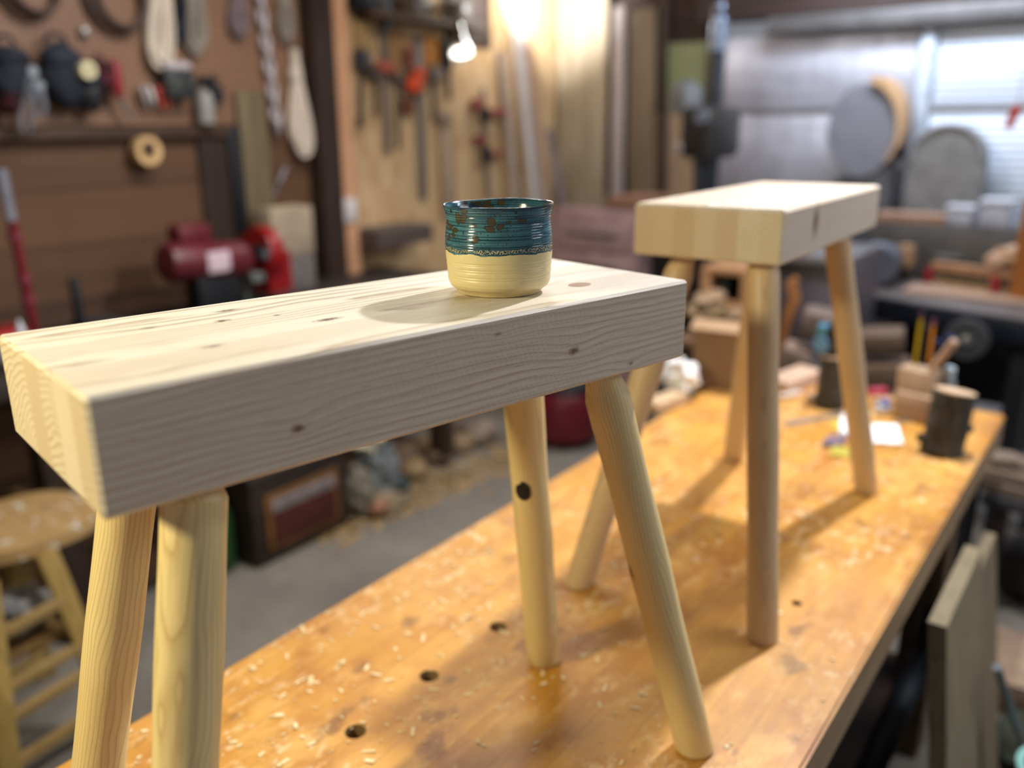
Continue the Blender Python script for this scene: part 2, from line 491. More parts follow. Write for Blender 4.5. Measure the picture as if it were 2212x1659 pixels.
# ------------------------------------------------------------------ cup
def cup_material():
    t = NT('cup_glaze_and_clay'); P = t.co(); X = t.xyz(P)
    ang = t.M('ARCTAN2', X[1], X[0])
    circ = t.comb(t.M('MULTIPLY', X[0], 1), t.M('MULTIPLY', X[1], 1), 0)
    edge = t.M('ADD', .0405, t.M('MULTIPLY', t.M('SUBTRACT', t.noise(circ, 45, 3), .5), .009))
    band = t.M('ADD', .0452, t.M('MULTIPLY', t.M('SUBTRACT', t.noise(circ, 30, 2), .5), .004))
    # teal glaze: horizontal throwing lines break it lighter, dark where it pools
    rz = t.noise(t.comb(t.M('MULTIPLY', X[0], 8), t.M('MULTIPLY', X[1], 8), t.M('MULTIPLY', X[2], 900)), 1, 3, .6)
    pool = t.noise(t.scale(P, 40, 40, 60), 1, 3)
    c = t.mix(t.ramp(rz, [(.38, 0.0), (.68, 1.0)]), '#143344', '#4f828c')
    c = t.mix(t.ramp(pool, [(.4, 0.0), (.75, .85)]), c, '#112c42')
    sp = t.voro(P, 330); spm = t.M('LESS_THAN', sp, .19)
    c = t.mix(t.M('MULTIPLY', spm, .9), c, '#1a1512')
    big = t.voro(t.V('ADD', P, t.scale(t.n('ShaderNodeTexNoise').outputs['Color'], .012, .012, .012)), 112)
    upper = t.M('MULTIPLY', t.M('GREATER_THAN', X[2], .047), t.M('GREATER_THAN', t.noise(P, 30, 1), .45))
    bm_ = t.M('MULTIPLY', t.M('LESS_THAN', big, t.M('MULTIPLY', t.noise(P, 60, 1), .62)), upper)
    rim_ = t.M('MULTIPLY', t.M('LESS_THAN', big, t.M('ADD', t.M('MULTIPLY', t.noise(P, 60, 1), .62), .06)), upper)
    c = t.mix(t.M('MULTIPLY', rim_, .8), c, '#2a1c14'); c = t.mix(t.M('MULTIPLY', bm_, .9), c, '#453b28')
    # foamy pale band where the glaze thins
    fo = t.voro(P, 1000); foam = t.mix(t.ramp(fo, [(.25, 0.0), (.5, 1.0)]), '#d8c99a', '#24404c')
    inband = t.M('MULTIPLY', t.M('LESS_THAN', X[2], band), t.M('GREATER_THAN', X[2], t.M('ADD', edge, .0016)))
    c = t.mix(inband, c, foam)
    lip = t.M('GREATER_THAN', X[2], .0806)
    c = t.mix(t.M('MULTIPLY', lip, .5), c, '#1c3140')
    clay_n = t.noise(P, 300, 4, .6)
    clay = t.mix(clay_n, '#d6c596', '#c8b482')
    clay = t.mix(t.M('MULTIPLY', t.M('LESS_THAN', t.voro(P, 500), .07), .5), clay, '#5a4630')
    inside = t.M('LESS_THAN', t.M('SQRT', t.M('ADD', t.M('MULTIPLY', X[0], X[0]), t.M('MULTIPLY', X[1], X[1]))), .0)
    g = t.M('GREATER_THAN', X[2], edge)
    col = t.mix(g, clay, c)
    t.out(col, t.M('SUBTRACT', .40, t.M('MULTIPLY', g, .27)), 0, .5)
    t.bump(t.M('ADD', t.M('MULTIPLY', rz, .5), t.M('MULTIPLY', clay_n, .35)), .25, .0008)
    return t.m
cb = at(1079, 628, z=ZB + S1['zt'])
prof_o = [(.0335, 0), (.0352, .0006), (.0368, .0028), (.0392, .0052), (.0416, .0072), (.0432, .0100), (.0440, .0135), (.0443, .018), (.0446, .024), (.0450, .030), (.0453, .036), (.0455, .042), (.0456, .048), (.0455, .053), (.0451, .058), (.0446, .063), (.0443, .0675), (.0446, .072), (.0453, .076), (.0463, .0795), (.0470, .0817)]
def interp(z, pr):
    for (r0, z0), (r1, z1) in zip(pr, pr[1:]):
        if z0 <= z <= z1: return r0 + (r1 - r0) * (z - z0) / max(1e-9, z1 - z0)
    return pr[-1][0]
prof = [(.0300, .0012), (.0325, .0002)]
N = 170
for i in range(N + 1):
    z = .0817 * i / N; r = interp(z, prof_o)
    for g0, w in ((.0318, .0006), (.0302, .0005), (.0262, .0006), (.0240, .0006), (.0190, .0005), (.0168, .0007)):
        r -= .00045 * math.exp(-((z - g0) / w) ** 2)
    if z > .04: r += .00014 * math.sin(z * 2600) * (1 + .6 * math.sin(z * 700))
    prof.append((r, z))
prof += [(.0468, .0826), (.0460, .0829), (.0450, .0824), (.0440, .0805), (.0424, .075), (.0414, .067), (.0420, .055), (.0424, .04), (.0418, .02), (.040, .012), (.033, .0075), (.018, .0062), (.001, .006)]
def cup_wob(r, h, t, i):
    k = 1 + .006 * math.sin(2 * t + .6) + .004 * math.sin(3 * t + h * 40)
    tilt = .0007 * math.sin(t + .9) * (h / .08) + .0003 * math.sin(4 * t) * (h / .08) ** 4
    return r * k, h + (tilt if h > .01 else 0)
m = MB(); m.lathe((cb.x, cb.y, ZB + S1['zt'] + .0002), prof, 128, wob=cup_wob)
CUP = tag(m.build('cup', cup_material(), None, True, False, 60), 'handmade stoneware cup glazed speckled teal above bare cream clay', 'cup')
CUP.scale = (1, 1, .905)

# ------------------------------------------------------------------ workbench
def bench_material():
    t = NT('worn_beech_top'); P = t.co(); X = t.xyz(P)
    idx = t.M('FLOOR', t.M('DIVIDE', X[0], .052)); rn = t.xyz(t.white(idx)[1])
    idy = t.M('FLOOR', t.M('ADD', t.M('DIVIDE', X[1], .62), t.M('MULTIPLY', rn[2], 7)))
    rb = t.xyz(t.white(t.comb(idx, idy, 0), '3D')[1])
    v = t.V('ADD', t.scale(P, 26, 2.6, 26), t.comb(0, t.M('MULTIPLY', rn[0], 9), 0))
    g = t.noise(v, 1, 5, .62, .8); fine = t.noise(t.scale(P, 420, 22, 420), 1, 2)
    blot = t.noise(P, 9, 4, .6); big = t.noise(P, 3.2, 3)
    c = t.mix(t.ramp(g, [(.3, 0.0), (.72, 1.0)]), '#c88c2e', '#9d621a')
    c = t.mix(t.M('MULTIPLY', rb[0], .40), c, '#d8a64c')
    c = t.mix(t.M('MULTIPLY', t.ramp(blot, [(.46, 0.0), (.66, 1.0)]), .62), c, '#985a20')
    bl2 = t.noise(t.V('ADD', t.scale(P, 17, 9, 17), (4, 1, 2)), 1, 4, .65); c = t.mix(t.M('MULTIPLY', t.ramp(bl2, [(.52, 0.0), (.66, 1.0)]), .45), c, '#dfb062')
    c = t.mix(t.M('MULTIPLY', t.ramp(big, [(.42, 0.0), (.7, 1.0)]), .4), c, '#d9a564')
    c = t.mix(t.M('MULTIPLY', t.ramp(fine, [(.5, 0.0), (.8, 1.0)]), .25), c, '#8a5526')
    st = t.noise(t.scale(P, 20, 14, 20), 1, 3); stm = t.ramp(st, [(.63, 0.0), (.71, 1.0)])
    c = t.mix(t.M('MULTIPLY', stm, .6), c, '#653f22')
    # pale scuffs and dried glue
    gl = t.noise(t.scale(P, 60, 34, 60), 1, 4, .7); area = t.noise(P, 4.5, 2)
    glm = t.M('MULTIPLY', t.ramp(gl, [(.54, 0.0), (.64, 1.0)]), t.ramp(area, [(.42, 0.0), (.6, 1.0)]))
    c = t.mix(t.M('MULTIPLY', glm, .65), c, '#e2c79c')
    fu = t.M('FRACT', t.M('DIVIDE', X[0], .052))
    c = t.mix(t.M('MULTIPLY', t.M('LESS_THAN', fu, .02), .35), c, '#6b411f')
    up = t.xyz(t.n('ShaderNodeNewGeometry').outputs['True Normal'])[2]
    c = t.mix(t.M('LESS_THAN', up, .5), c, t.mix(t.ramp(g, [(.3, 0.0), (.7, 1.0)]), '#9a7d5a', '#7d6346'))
    t.out(c, t.M('ADD', .34, t.M('MULTIPLY', gl, .25)), 0, .45)
    t.bump(t.M('ADD', g, fine), .2, .001)
    return t.m
BX0, BX1, BY0, BY1 = -.8627, -.205, -.30, 2.235
BENCH = thing('workbench', ((BX0 + BX1) / 2, 1.0, 0), 'long worn orange-brown workbench with dog holes under both stools', 'workbench')
m = MB()
b = bmesh.new(); bmesh.ops.create_cube(b, size=1)
for v in b.verts: v.co = Vector(((BX0 + BX1) / 2 + v.co.x * (BX1 - BX0), (BY0 + BY1) / 2 + v.co.y * (BY1 - BY0), ZB - .0375 + v.co.z * .075))
bmesh.ops.bevel(b, geom=b.edges[:], offset=.004, segments=2, affect='EDGES'); m._merge(b)
top = m.build('top', bench_material(), BENCH, True, False, 30)
cut = MB()
for px, py, r in ((768, 1580, .0125), (927, 1460, .0125), (1076, 1354, .0125), (1721, 1303, .0075)):
    p = at(px, py, z=ZB); cut.cone((p.x, p.y, ZB - .12), (p.x, p.y, ZB + .03), r, r, 28)
co_ = cut.build('cutter', BLACK, BENCH)
md = top.modifiers.new('holes', 'BOOLEAN'); md.object = co_; md.operation = 'DIFFERENCE'; md.solver = 'EXACT'
dg = bpy.context.evaluated_depsgraph_get()
nm = bpy.data.meshes.new_from_object(top.evaluated_get(dg)); 
top.modifiers.clear(); top.data = nm
for p in nm.polygons: p.use_smooth = False
bpy.data.objects.remove(co_)
BW = wood('#6f573e', '#4b3827', 'z', 40)
for x in (BX0 + .08, BX1 - .09):
    for y in (.12, BY1 - .14):
        m = MB(); m.boxr(x - .04, x + .04, y - .045, y + .045, 0, ZB - .075, .003); m.build('leg', BW, BENCH)
m = MB(); m.boxr(BX0 + .06, BX1 - .075, BY0 + .3, BY1 - .06, .18, .205, .002); m.build('lower_shelf', wood('#3f2a20', '#2a1a13', 'y', 40), BENCH)
m = MB(); m.boxr(BX0 + .06, BX0 + .075, .17, BY1 - .19, .3, ZB - .076); m.build('back_panel', wood('#3a1f16', '#27130d', 'y', 30), BENCH)
m = MB(); m.boxr(BX1 - .075, BX1 - .055, .17, BY1 - .19, ZB - .16, ZB - .0755); m.build('apron', wood('#6f5238', '#50382a', 'y', 40), BENCH)

# shavings and sawdust strewn over the bench
from mathutils import noise as mnoise
m = MB(); cnt = 0
dust_m = wood('#ecd9b0', '#d3b784', 'x', 80)
rows_ = []
while cnt < 900:
    x = random.uniform(BX0 + .01, BX1 - .01); y = random.uniform(.15, 2.1)
    dens = .12 + 1.2 * max(0, mnoise.noise(Vector((x * 5, y * 3.2, 1.7)))) + (.9 if (x < -.55 and y < 1.0) else 0)
    if random.random() > dens: continue
    s = random.choice((.0012, .0016, .002, .0028, .004, .005)) ; a = random.uniform(0, PI)
    m.box((x, y, ZB + .0009), (s * random.uniform(1, 3.2), s * random.uniform(.6, 1.1), .0012), Euler((random.uniform(-.2, .2), random.uniform(-.2, .2), a)))
    cnt += 1
tag(m.build('wood_shavings', dust_m, None, False), 'pale shavings and sawdust strewn over the orange workbench top', 'shavings', None, 'stuff')

# ------------------------------------------------------------------ room shell
WX, WY, RX, FY, CZ = -3.02, 4.62, 2.2, -2.2, 2.75
def concrete():
    t = NT('grey_concrete_floor'); P = t.co()
    n = t.noise(P, 2.2, 5, .6); n2 = t.noise(P, 22, 4, .65)
    c = t.mix(t.ramp(n, [(.35, 0.0), (.68, 1.0)]), '#6e675f', '#8d8579')
    c = t.mix(t.M('MULTIPLY', t.ramp(n2, [(.5, 0.0), (.72, 1.0)]), .3), c, '#57514c')
    t.out(c, .75, 0, .3); t.bump(n2, .2, .002); return t.m
def board_wall(c1, c2, c3, pitch=.19):
    t = NT('brown_board_wall'); P = t.co(); X = t.xyz(P)
    i = t.M('FLOOR', t.M('DIVIDE', X[2], pitch)); rn = t.xyz(t.white(i)[1])
    g = t.noise(t.V('ADD', t.scale(P, 8, 1.2, 20), t.comb(0, t.M('MULTIPLY', i, 3.7), 0)), 1, 5, .6)
    c = t.mix(t.ramp(g, [(.3, 0.0), (.7, 1.0)]), c1, c2); c = t.mix(t.M('MULTIPLY', rn[0], .6), c, c3)
    e = t.M('LESS_THAN', t.M('FRACT', t.M('DIVIDE', X[2], pitch)), .03)
    c = t.mix(t.M('MULTIPLY', e, .8), c, '#1a110c')
    t.out(c, .7, 0, .3); t.bump(g, .2, .004); return t.m
def pegboard():
    t = NT('brown_pegboard'); P = t.co(); X = t.xyz(P)
    fy = t.M('SUBTRACT', t.M('FRACT', t.M('DIVIDE', X[1], .0254)), .5); fz = t.M('SUBTRACT', t.M('FRACT', t.M('DIVIDE', X[2], .0254)), .5)
    d = t.M('SQRT', t.M('ADD', t.M('MULTIPLY', fy, fy), t.M('MULTIPLY', fz, fz)))
    n = t.noise(P, 3, 4)
    c = t.mix(n, '#8b6850', '#745643'); c = t.mix(t.M('LESS_THAN', d, .13), c, '#1d130d')
    t.out(c, .55, 0, .35); return t.m
def osb():
    t = NT('oriented_chip_panel'); P = t.co(); 
    v = t.voro(t.scale(P, 12, 22, 10), 1, 'F1', 'Color'); n = t.noise(P, 3, 3)
    vx = t.xyz(v)
    c = t.mix(vx[0], '#cdac80', '#b48e62'); c = t.mix(t.M('MULTIPLY', vx[1], .4), c, '#dcc09a'); c = t.mix(t.M('MULTIPLY', n, .3), c, '#a57a50')
    t.out(c, .65, 0, .35); return t.m
m = MB(); m.boxr(WX - .6, RX, FY, WY + .5, -.06, 0); struct(m.build('floor', concrete(), None, False))
m = MB(); m.boxr(WX - .08, WX, FY, WY + .1, 0, CZ); struct(m.build('wall_left', board_wall('#5b412f', '#3f2c21', '#745238'), None, False))
m = MB(); m.boxr(WX, RX, WY, WY + .08, 2.13, CZ); m.boxr(WX, -2.10, WY, WY + .08, 0, 2.13)
struct(m.build('wall_back', board_wall('#3c2922', '#2a1c18', '#46302a', .16), None, False))
m = MB(); m.boxr(WX - .08, RX, FY, WY + .1, CZ, CZ + .06)
struct(m.build('ceiling', wood('#3a2a22', '#271b16', 'y', 20), None, False))
# post and stud on the long wall, where the pegboard ends
def wall_rect(px0, py0, px1, py1, x):
    a, b_ = at(px0, py0, x=x), at(px1, py1, x=x)
    a2, b2 = at(px0, py1, x=x), at(px1, py0, x=x)
    return min((a.y + a2.y) / 2, (b_.y + b2.y) / 2), max((a.y + a2.y) / 2, (b_.y + b2.y) / 2), min(b_.z, a2.z), max(a.z, b2.z)
y0 = at(688, 250, x=-2.93).y; y1 = at(733, 250, x=-2.93).y; y2 = at(762, 250, x=-2.93).y
m = MB(); m.boxr(WX + .001, -2.93, y0, y1, 0, CZ - .002, .003); struct(m.build('trim_1', DKWOODZ, None, False))
m = MB(); m.boxr(WX + .001, -2.94, y1 + .004, y2 + .01, 0, CZ - .002, .003); struct(m.build('trim_2', wood('#d3a27c', '#b98763', 'z', 40), None, False))
YPOST0, YPOST1 = y0, y2 + .012
shelf_z = at(150, 285, x=-2.94).z
m = MB(); m.boxr(WX + .002, WX + .012, -.4, YPOST0 - .005, shelf_z + .02, CZ - .3)
tag(m.build('pegboard', pegboard(), None, False), 'large brown pegboard behind the hanging ropes and tool pouches', 'pegboard')
m = MB(); m.boxr(WX + .002, WX + .014, YPOST1 + .002, WY - .07, .55, CZ - .3)
tag(m.build('chipboard_panel', osb(), None, False), 'honey coloured chipboard panel behind the hanging bar clamps', 'panel')
m = MB(); m.boxr(WX + .012, WX + .04, -.4, YPOST0 - .35, shelf_z - .025, shelf_z + .012, .003)
tag(m.build('wall_shelf', DKWOOD, None, False), 'narrow dark ledge running under the pegboard', 'shelf')

# ------------------------------------------------------------------ silver sectional door
def foil(dark):
    t = NT('silver_foil_door' if dark else 'white_ribbed_door'); P = t.co(); X = t.xyz(P)
    n = t.noise(t.scale(P, 3, 3, 9), 1, 4); w = t.noise(t.scale(P, 14, 14, 3), 1, 3)
    if dark:
        c = t.mix(n, '#a8a6b2', '#cbccd8'); t.out(c, t.M('ADD', .34, t.M('MULTIPLY', w, .25)), .62, .5)
        t.bump(t.M('ADD', n, w), .35, .02)
    else:
        r = t.M('ABSOLUTE', t.M('SUBTRACT', t.M('FRACT', t.M('DIVIDE', X[2], .034)), .5))
        c = t.mix(n, '#bfc8d8', '#d8dfea'); t.out(c, .4, .25, .5); t.bump(r, .6, .008)
    return t.m
DY = WY - .03
def bx(px, py=300): return at(px, py, y=DY).x
xs0, xs1, xs2 = bx(1560, 240), bx(1975, 240), bx(2008, 240)
zt_, zm = at(1650, 78, y=DY).z, at(1750, 236, y=DY).z
DOOR = bpy.data.objects.new('door_1', None); COL.objects.link(DOOR); DOOR.location = ((xs0 + RX) / 2, DY, 0); struct(DOOR)
FD, FWt = foil(True), foil(False)
for (xa, xb, mt) in ((xs0, xs1, FD), (xs2, RX - .3, FWt)):
    for (za, zb) in ((zm + .012, zt_), (zm - .52, zm - .012), (zm - 1.06, zm - .54), (.02, zm - 1.08)):
        m = MB(); m.boxr(xa + .004, xb - .004, DY - .02, DY + .015, za, zb, .008); m.build('door_panel', mt, DOOR)
for (za, zb) in ((zm - .012, zm + .012), (zm - .54, zm - .52), (zm - 1.08, zm - 1.06)):
    m = MB(); m.boxr(xs0, RX - .3, DY - .035, DY + .01, za, zb, .004); m.build('door_rail', plain('#8c8b90', .4, .5), DOOR)
m = MB(); m.boxr(xs1, xs2, DY - .05, DY + .02, .02, zt_ + .01, .006); m.build('door_stile', plain('#a6aebb', .4, .5), DOOR)
m = MB(); m.boxr(xs0 - .08, xs0 - .002, DY - .03, DY + .05, 0, zt_ + .02); m.build('jamb', DKWOODZ, DOOR)
m = MB(); m.boxr(xs0 + .25, RX - .3, DY - .11, DY - .05, zt_ - .005, zt_ + .075, .01); m.build('track', plain('#5e5b5b', .5, .4), DOOR)
m = MB(); m.boxr(-2.10, RX, WY - .12, WY + .08, zt_ + .08, 2.36); struct(m.build('trim_3', wood('#33221d', '#241713', 'x', 30), None, False))
m = MB(); a = at(1445, 95, y=WY - .02); b_ = at(1540, 235, y=WY - .02)
m.boxr(a.x, b_.x, WY - .035, WY - .005, b_.z - .05, a.z, .004)
tag(m.build('green_board', plain('#6c6d4a', .7, 0, .15), None, False), 'olive green board beside the drill press', 'board')

m = MB(); a = at(1418, 244, y=WY - .02); b_ = at(1500, 440, y=WY - .02)
m.boxr(a.x, b_.x, WY - .035, WY - .008, b_.z - .3, a.z, .004)
tag(m.build('tan_board', plain('#8f7358', .75, 0, .15), None, False), 'tan brown board below the olive green one, behind the drill press', 'board')
# ------------------------------------------------------------------ things on the pegboard
XW = WX + .03                                   # plane of hanging things
def hank(name, label, cat, pt, pb, wpx, mat, wrap=None, loops=7, r=.006, group='rope and cord hanks on the pegboard'):
    a, b_ = at(*pt, x=XW), at(*pb, x=XW); w = wpx / ppm(b_) / 2
    root = thing(name, (XW, (a.y + b_.y) / 2, b_.z), label, cat, group)
    m = MB()
    for i in range(loops):
        wi = w * (.18 + .82 * i / (loops - 1)); xo = .004 + .012 * (i % 3)
        pts = []
        for k in range(36):
            t = 2 * PI * k / 36; f = (1 - math.cos(t)) / 2
            yc = a.y + (b_.y - a.y) * f
            pts.append((XW + xo, yc + wi * math.sin(t) * (.10 + 1.55 * f ** 1.7) + .002 * math.sin(i * 5), a.z + (b_.z - a.z) * f * (1 - .03 * ((i * 3) % 4))))
        m.tube(pts, r, 6, True)
    m.build('rope', mat, root)
    if wrap:
        q = MB()
        for j in range(5):
            f = wrap + j * .022; yc = a.y + (b_.y - a.y) * f; z = a.z + (b_.z - a.z) * f
            q.torus((XW + .012, yc, z), w * (.35 + .9 * f ** 2), r * 1.1, (0, .1, 1), seg=20)
        q.build('wrap', mat, root)
    q = MB(); q.cone((WX + .013, a.y, a.z + .004), (XW + .045, a.y, a.z + .010), .004, .003, 10); q.build('hook', DKSTEEL, root)
    return root
hank('hanging_rope', 'long white rope hank hanging highest above the small radio', 'rope', (340, -170), (338, 150), 62, ROPEW, .35, 9, .007)
hank('hanging_rope', 'grey rope hank beside the long white one, above the radio', 'rope', (415, -110), (418, 118), 62, ROPEG, None, 8, .006)
hank('hanging_rope', 'cream rope hank with a fat lower loop near the dark post', 'rope', (630, 108), (650, 338), 56, plain('#d8c8b8', .9, 0, .12, 60), .18, 10, .007)
hank('hanging_rope', 'thin grey cord hank hanging between the chain and the dark post', 'rope', (606, -60), (612, 92), 40, ROPEG, .4, 6, .005)
hank('cord_bundle', 'mauve cord bundle hanging beside the top of the chain', 'cord', (508, -60), (513, 80), 46, plain('#77676b', .9, 0, .2, 50), .3, 8, .006)
hank('hanging_strap', 'dark webbing strap hanging beside the white rope hank', 'strap', (385, -80), (388, 95), 26, NAVY, None, 4, .006)
# coiled hoses at the top
for (cx, cy, R_, lab) in ((55, -40, .10, 'dark coiled hose in the top corner of the pegboard'), (245, -8, .11, 'brown grey coiled cable hanging over the pegboard middle')):
    p = at(cx, cy, x=XW); root = thing('hose_coil', (XW, p.y, p.z - R_), lab, 'hose'); m = MB()
    for j in range(4): m.torus((XW + .012 * j, p.y + .004 * j, p.z - .006 * (j % 2)), R_ * (1 - .05 * j), .008, (1, .03 * j, .04), seg=40, sx=.95)
    m.build('coil', plain('#4e3c35', .6, 0, .2), root)
    q = MB(); q.cone((WX + .013, p.y, p.z + R_ - .012), (XW + .06, p.y, p.z + R_ - .008), .004, .004, 10); q.build('hook', DKSTEEL, root)
# chain
a, b_ = at(548, -60, x=XW), at(596, 285, x=XW); root = thing('hanging_chain', (XW, (a.y + b_.y) / 2, b_.z), 'long pale steel chain hanging down the pegboard edge', 'chain')
m = MB(); n = 13
for i in range(n):
    p = a.lerp(b_, (i + .5) / n); L_ = (a - b_).length / n
    ax_ = (1, 0, .1) if i % 2 else (.35, 1, 0)
    m.torus((XW + .015, p.y, p.z), L_ * .60, .0095, ax_, seg=18, sx=.62)
m.build('links', plain('#b9b2b6', .45, .3, .15), root)
q = MB(); q.cone((WX + .013, a.y, a.z + .01), (XW + .05, a.y, a.z + .016), .005, .005, 10); q.build('hook', DKSTEEL, root)
# pouches and tools row
def pouch(label, px, py, w, h, mat, flap, seed):
    c = at(px, py, x=XW + .05); k = ppm(c); W_, H_ = w / k, h / k
    root = thing('tool_pouch', (XW + .03, c.y, c.z - H_ / 2), label, 'pouch')
    m = MB(); m.blob((XW + .045, c.y, c.z), (.040, W_ / 2, H_ / 2), .25, 2.2, 3, seed); m.build('bag', mat, root)
    m = MB(); m.blob((XW + .058, c.y, c.z + H_ * .28), (.034, W_ * .46, H_ * .2), .2, 2.5, 3, seed + 2); m.build('flap', flap, root)
    m = MB(); m.torus((XW + .03, c.y, c.z + H_ * .5), W_ * .25, .006, (1, 0, 0), -PI / 2, PI / 2, 16); m.build('strap', mat, root)
    return root
pouch('dark blue canvas tool pouch at the left end of the pegboard row', 28, 160, 84, 115, plain('#1b222e', .8, 0, .3), NAVY, 1)
pouch('black canvas tool pouch between the pliers and the cream tape roll', 138, 165, 92, 130, NAVY, plain('#1f2430', .8, 0, .2), 4)
pouch('small black pouch tucked under the cream tape roll', 195, 200, 58, 80, BLACK, NAVY, 6)
def pliers(label, x0, y0, x1, y1, mat=CHROME):
    a, b_ = at(x0, y0, x=XW + .08), at(x1, y1, x=XW + .08)
    root = thing('hanging_pliers', (XW + .08, (a.y + b_.y) / 2, min(a.z, b_.z)), label, 'pliers'); d = b_ - a
    for s in (-1, 1):
        m = MB(); m.tube([a + Vector((0, s * .004, 0)), a.lerp(b_, .35) + Vector((0, s * .010, 0)), a.lerp(b_, .7) + Vector((0, s * .018, 0)), b_ + Vector((0, s * .013, 0))], [.007, .010, .009, .007], 8)
        m.build('handle', mat, root)
    m = MB(); m.cone(a + Vector((-.012, 0, -.02)), a + Vector((.012, 0, -.02)), .016, .016, 16); m.build('pivot', STEEL, root)
pliers('bright steel pliers hanging out of the dark blue pouch', 66, 140, 56, 285)
pliers('bright steel snips hanging between the blue and black pouches', 80, 170, 86, 255)
p = at(187, 152, x=XW + .09); m = MB(); m.lathe((p.x - .02, p.y, p.z), [(.012, 0), (.027, 0), (.027, .036), (.012, .036)], 28, (1, 0, 0), cap=False); m.bm.faces.ensure_lookup_table()
root = thing('tape_roll', (p.x, p.y, p.z - .027), 'small cream tape roll on the black pouch', 'tape')
m.build('tape', plain('#d9cfa6', .7), root)
q = MB(); q.cone((p.x - .018, p.y, p.z), (p.x + .012, p.y, p.z), .012, .012, 20); q.build('core', plain('#8a7a5c', .8), root)
a, b_ = at(245, 128, x=XW + .04), at(256, 210, x=XW + .04)
root = thing('screwdriver', (XW + .04, (a.y + b_.y) / 2, b_.z), 'red handled screwdriver hanging at the end of the pouches', 'screwdriver')
m = MB(); m.tube([a, a.lerp(b_, .2), a.lerp(b_, .8), b_], [.014, .021, .020, .014], 14); m.build('handle', plain('#86222c', .45), root)
c_ = at(287, 258, x=XW + .04); m = MB(); m.tube([b_, b_.lerp(c_, .5), c_], [.007, .007, .006], 10); m.build('blade', STEEL, root)
pouch('maroon cloth pouch beside the red screwdriver', 224, 165, 44, 62, plain('#4a1722', .85), plain('#3a141c', .85), 8)
pouch('dark red rag bag hanging below the blue pouch', 20, 222, 40, 50, plain('#40161f', .85), plain('#341219', .85), 9)
m = MB(); a = at(183, 68, x=XW); m.lathe((WX + .013, a.y, a.z), [(.006, 0), (.014, .0), (.018, .02), (.012, .03), (.004, .032)], 16, (1, 0, 0))
tag(m.build('wall_peg', plain('#a09a96', .4, .5), None), 'small grey knob alone on the pegboard under the cable coil', 'knob')
# radio, clip rack, spray bottle, jar and plank on the ledge
def leaf_box(name, label, cat, px0, py0, px1, py1, x0, dep, mat, bev=.006):
    y0, y1, z0, z1 = wall_rect(px0, py0, px1, py1, x0 + dep)
    root = thing(name, (x0 + dep / 2, (y0 + y1) / 2, z0), label, cat)
    m = MB(); m.boxr(x0, x0 + dep, y0, y1, z0, z1, bev); m.build('body', mat, root)
    return root, (y0, y1, z0, z1)
root, (y0, y1, z0, z1) = leaf_box('radio', 'small dark radio with a pale top under the rope hanks', 'radio', 362, 152, 422, 212, WX + .014, .08, plain('#2b2e2e', .5))
m = MB(); m.boxr(WX + .016, WX + .09, y0 + .005, y1 - .005, z1, z1 + .028, .008); m.build('lid', plain('#b3abac', .5), root)
m = MB(); m.cone((WX + .094, (y0 + y1) / 2 - .02, (z0 + z1) / 2), (WX + .099, (y0 + y1) / 2 - .02, (z0 + z1) / 2), .022, .022, 24); m.build('speaker', plain('#3d423c', .7), root)
m = MB(); m.cone((WX + .094, y1 - .02, (z0 + z1) / 2), (WX + .104, y1 - .02, (z0 + z1) / 2), .009, .008, 16); m.build('dial', STEEL, root)
for j, (px, c_, l) in enumerate(((312, '#9b9494', 'grey'), (328, '#c0b9b6', 'white'), (344, '#9c3a30', 'red'), (358, '#b5443a', 'bright red'))):
    a = at(px, 203, x=XW + .03); m_ = MB(); root = thing('hanging_clip', (XW + .03, a.y, a.z - .05), '%s spring clip in the row below the radio' % l, 'clip', 'spring clips below the radio')
    m_.box((XW + .02, a.y, a.z), (.03, .018, .055), Euler((.25, 0, 0)), .006); m_.build('jaw', plain(c_, .5), root)
    q = MB(); q.box((XW + .02, a.y + .006, a.z - .035), (.022, .014, .03), Euler((.25, 0, 0)), .005); q.build('tip', plain('#b74a38' if j > 1 else '#6d6a69', .5), root)
p = at(447, 270, x=XW + .03); k = ppm(p); root = thing('spray_bottle', (XW + .03, p.y, p.z), 'grey spray bottle on the pegboard beside the radio', 'bottle')
m = MB(); m.lathe((XW + .03, p.y, p.z), [(.02, 0), (.031, .004), (.033, .02), (.033, .09), (.026, .115), (.012, .13), (.012, .145)], 28); m.build('body', plain('#8d8b86', .45), root)
m = MB(); m.box((XW + .035, p.y, p.z + .16), (.06, .024, .03), None, .008); m.box((XW + .05, p.y, p.z + .135), (.012, .012, .04), Euler((0, .5, 0)), .004); m.build('trigger_head', DKSTEEL, root)
root, _ = leaf_box('hanging_tool', 'small dark hand tool beside the grey spray bottle', 'tool', 462, 182, 484, 222, WX + .014, .05, BLACK)
m = MB(); m.lathe((WX + .04, (_[0] + _[1]) / 2, _[3]), [(.006, 0), (.010, .01), (.013, .024), (.006, .034)], 16); m.build('knob', DKSTEEL, root)
root, _ = leaf_box('plank', 'olive grey plank standing on end below the chain', 'plank', 533, 200, 592, 640, WX + .014, .03, wood('#7b6c50', '#5c4f39', 'z', 40))
root, _ = leaf_box('hand_saw', 'narrow black hand saw hanging beside the olive plank', 'saw', 504, 275, 530, 500, WX + .014, .03, BLACK)
m = MB(); m.torus((WX + .03, (_[0] + _[1]) / 2, _[3] - .02), .022, .009, (1, 0, 0), seg=20); m.build('grip', DKWOODZ, root)
m = MB(); y0, y1, z0, z1 = wall_rect(440, 285, 503, 560, WX + .02); m.boxr(WX + .002, WX + .02, y0, y1, z0, z1, .003)
tag(m.build('wall_panel', wood('#3a2a22', '#2a1e19', 'z', 30), None, False), 'dark brown upright panel beside the black hand saw', 'panel')
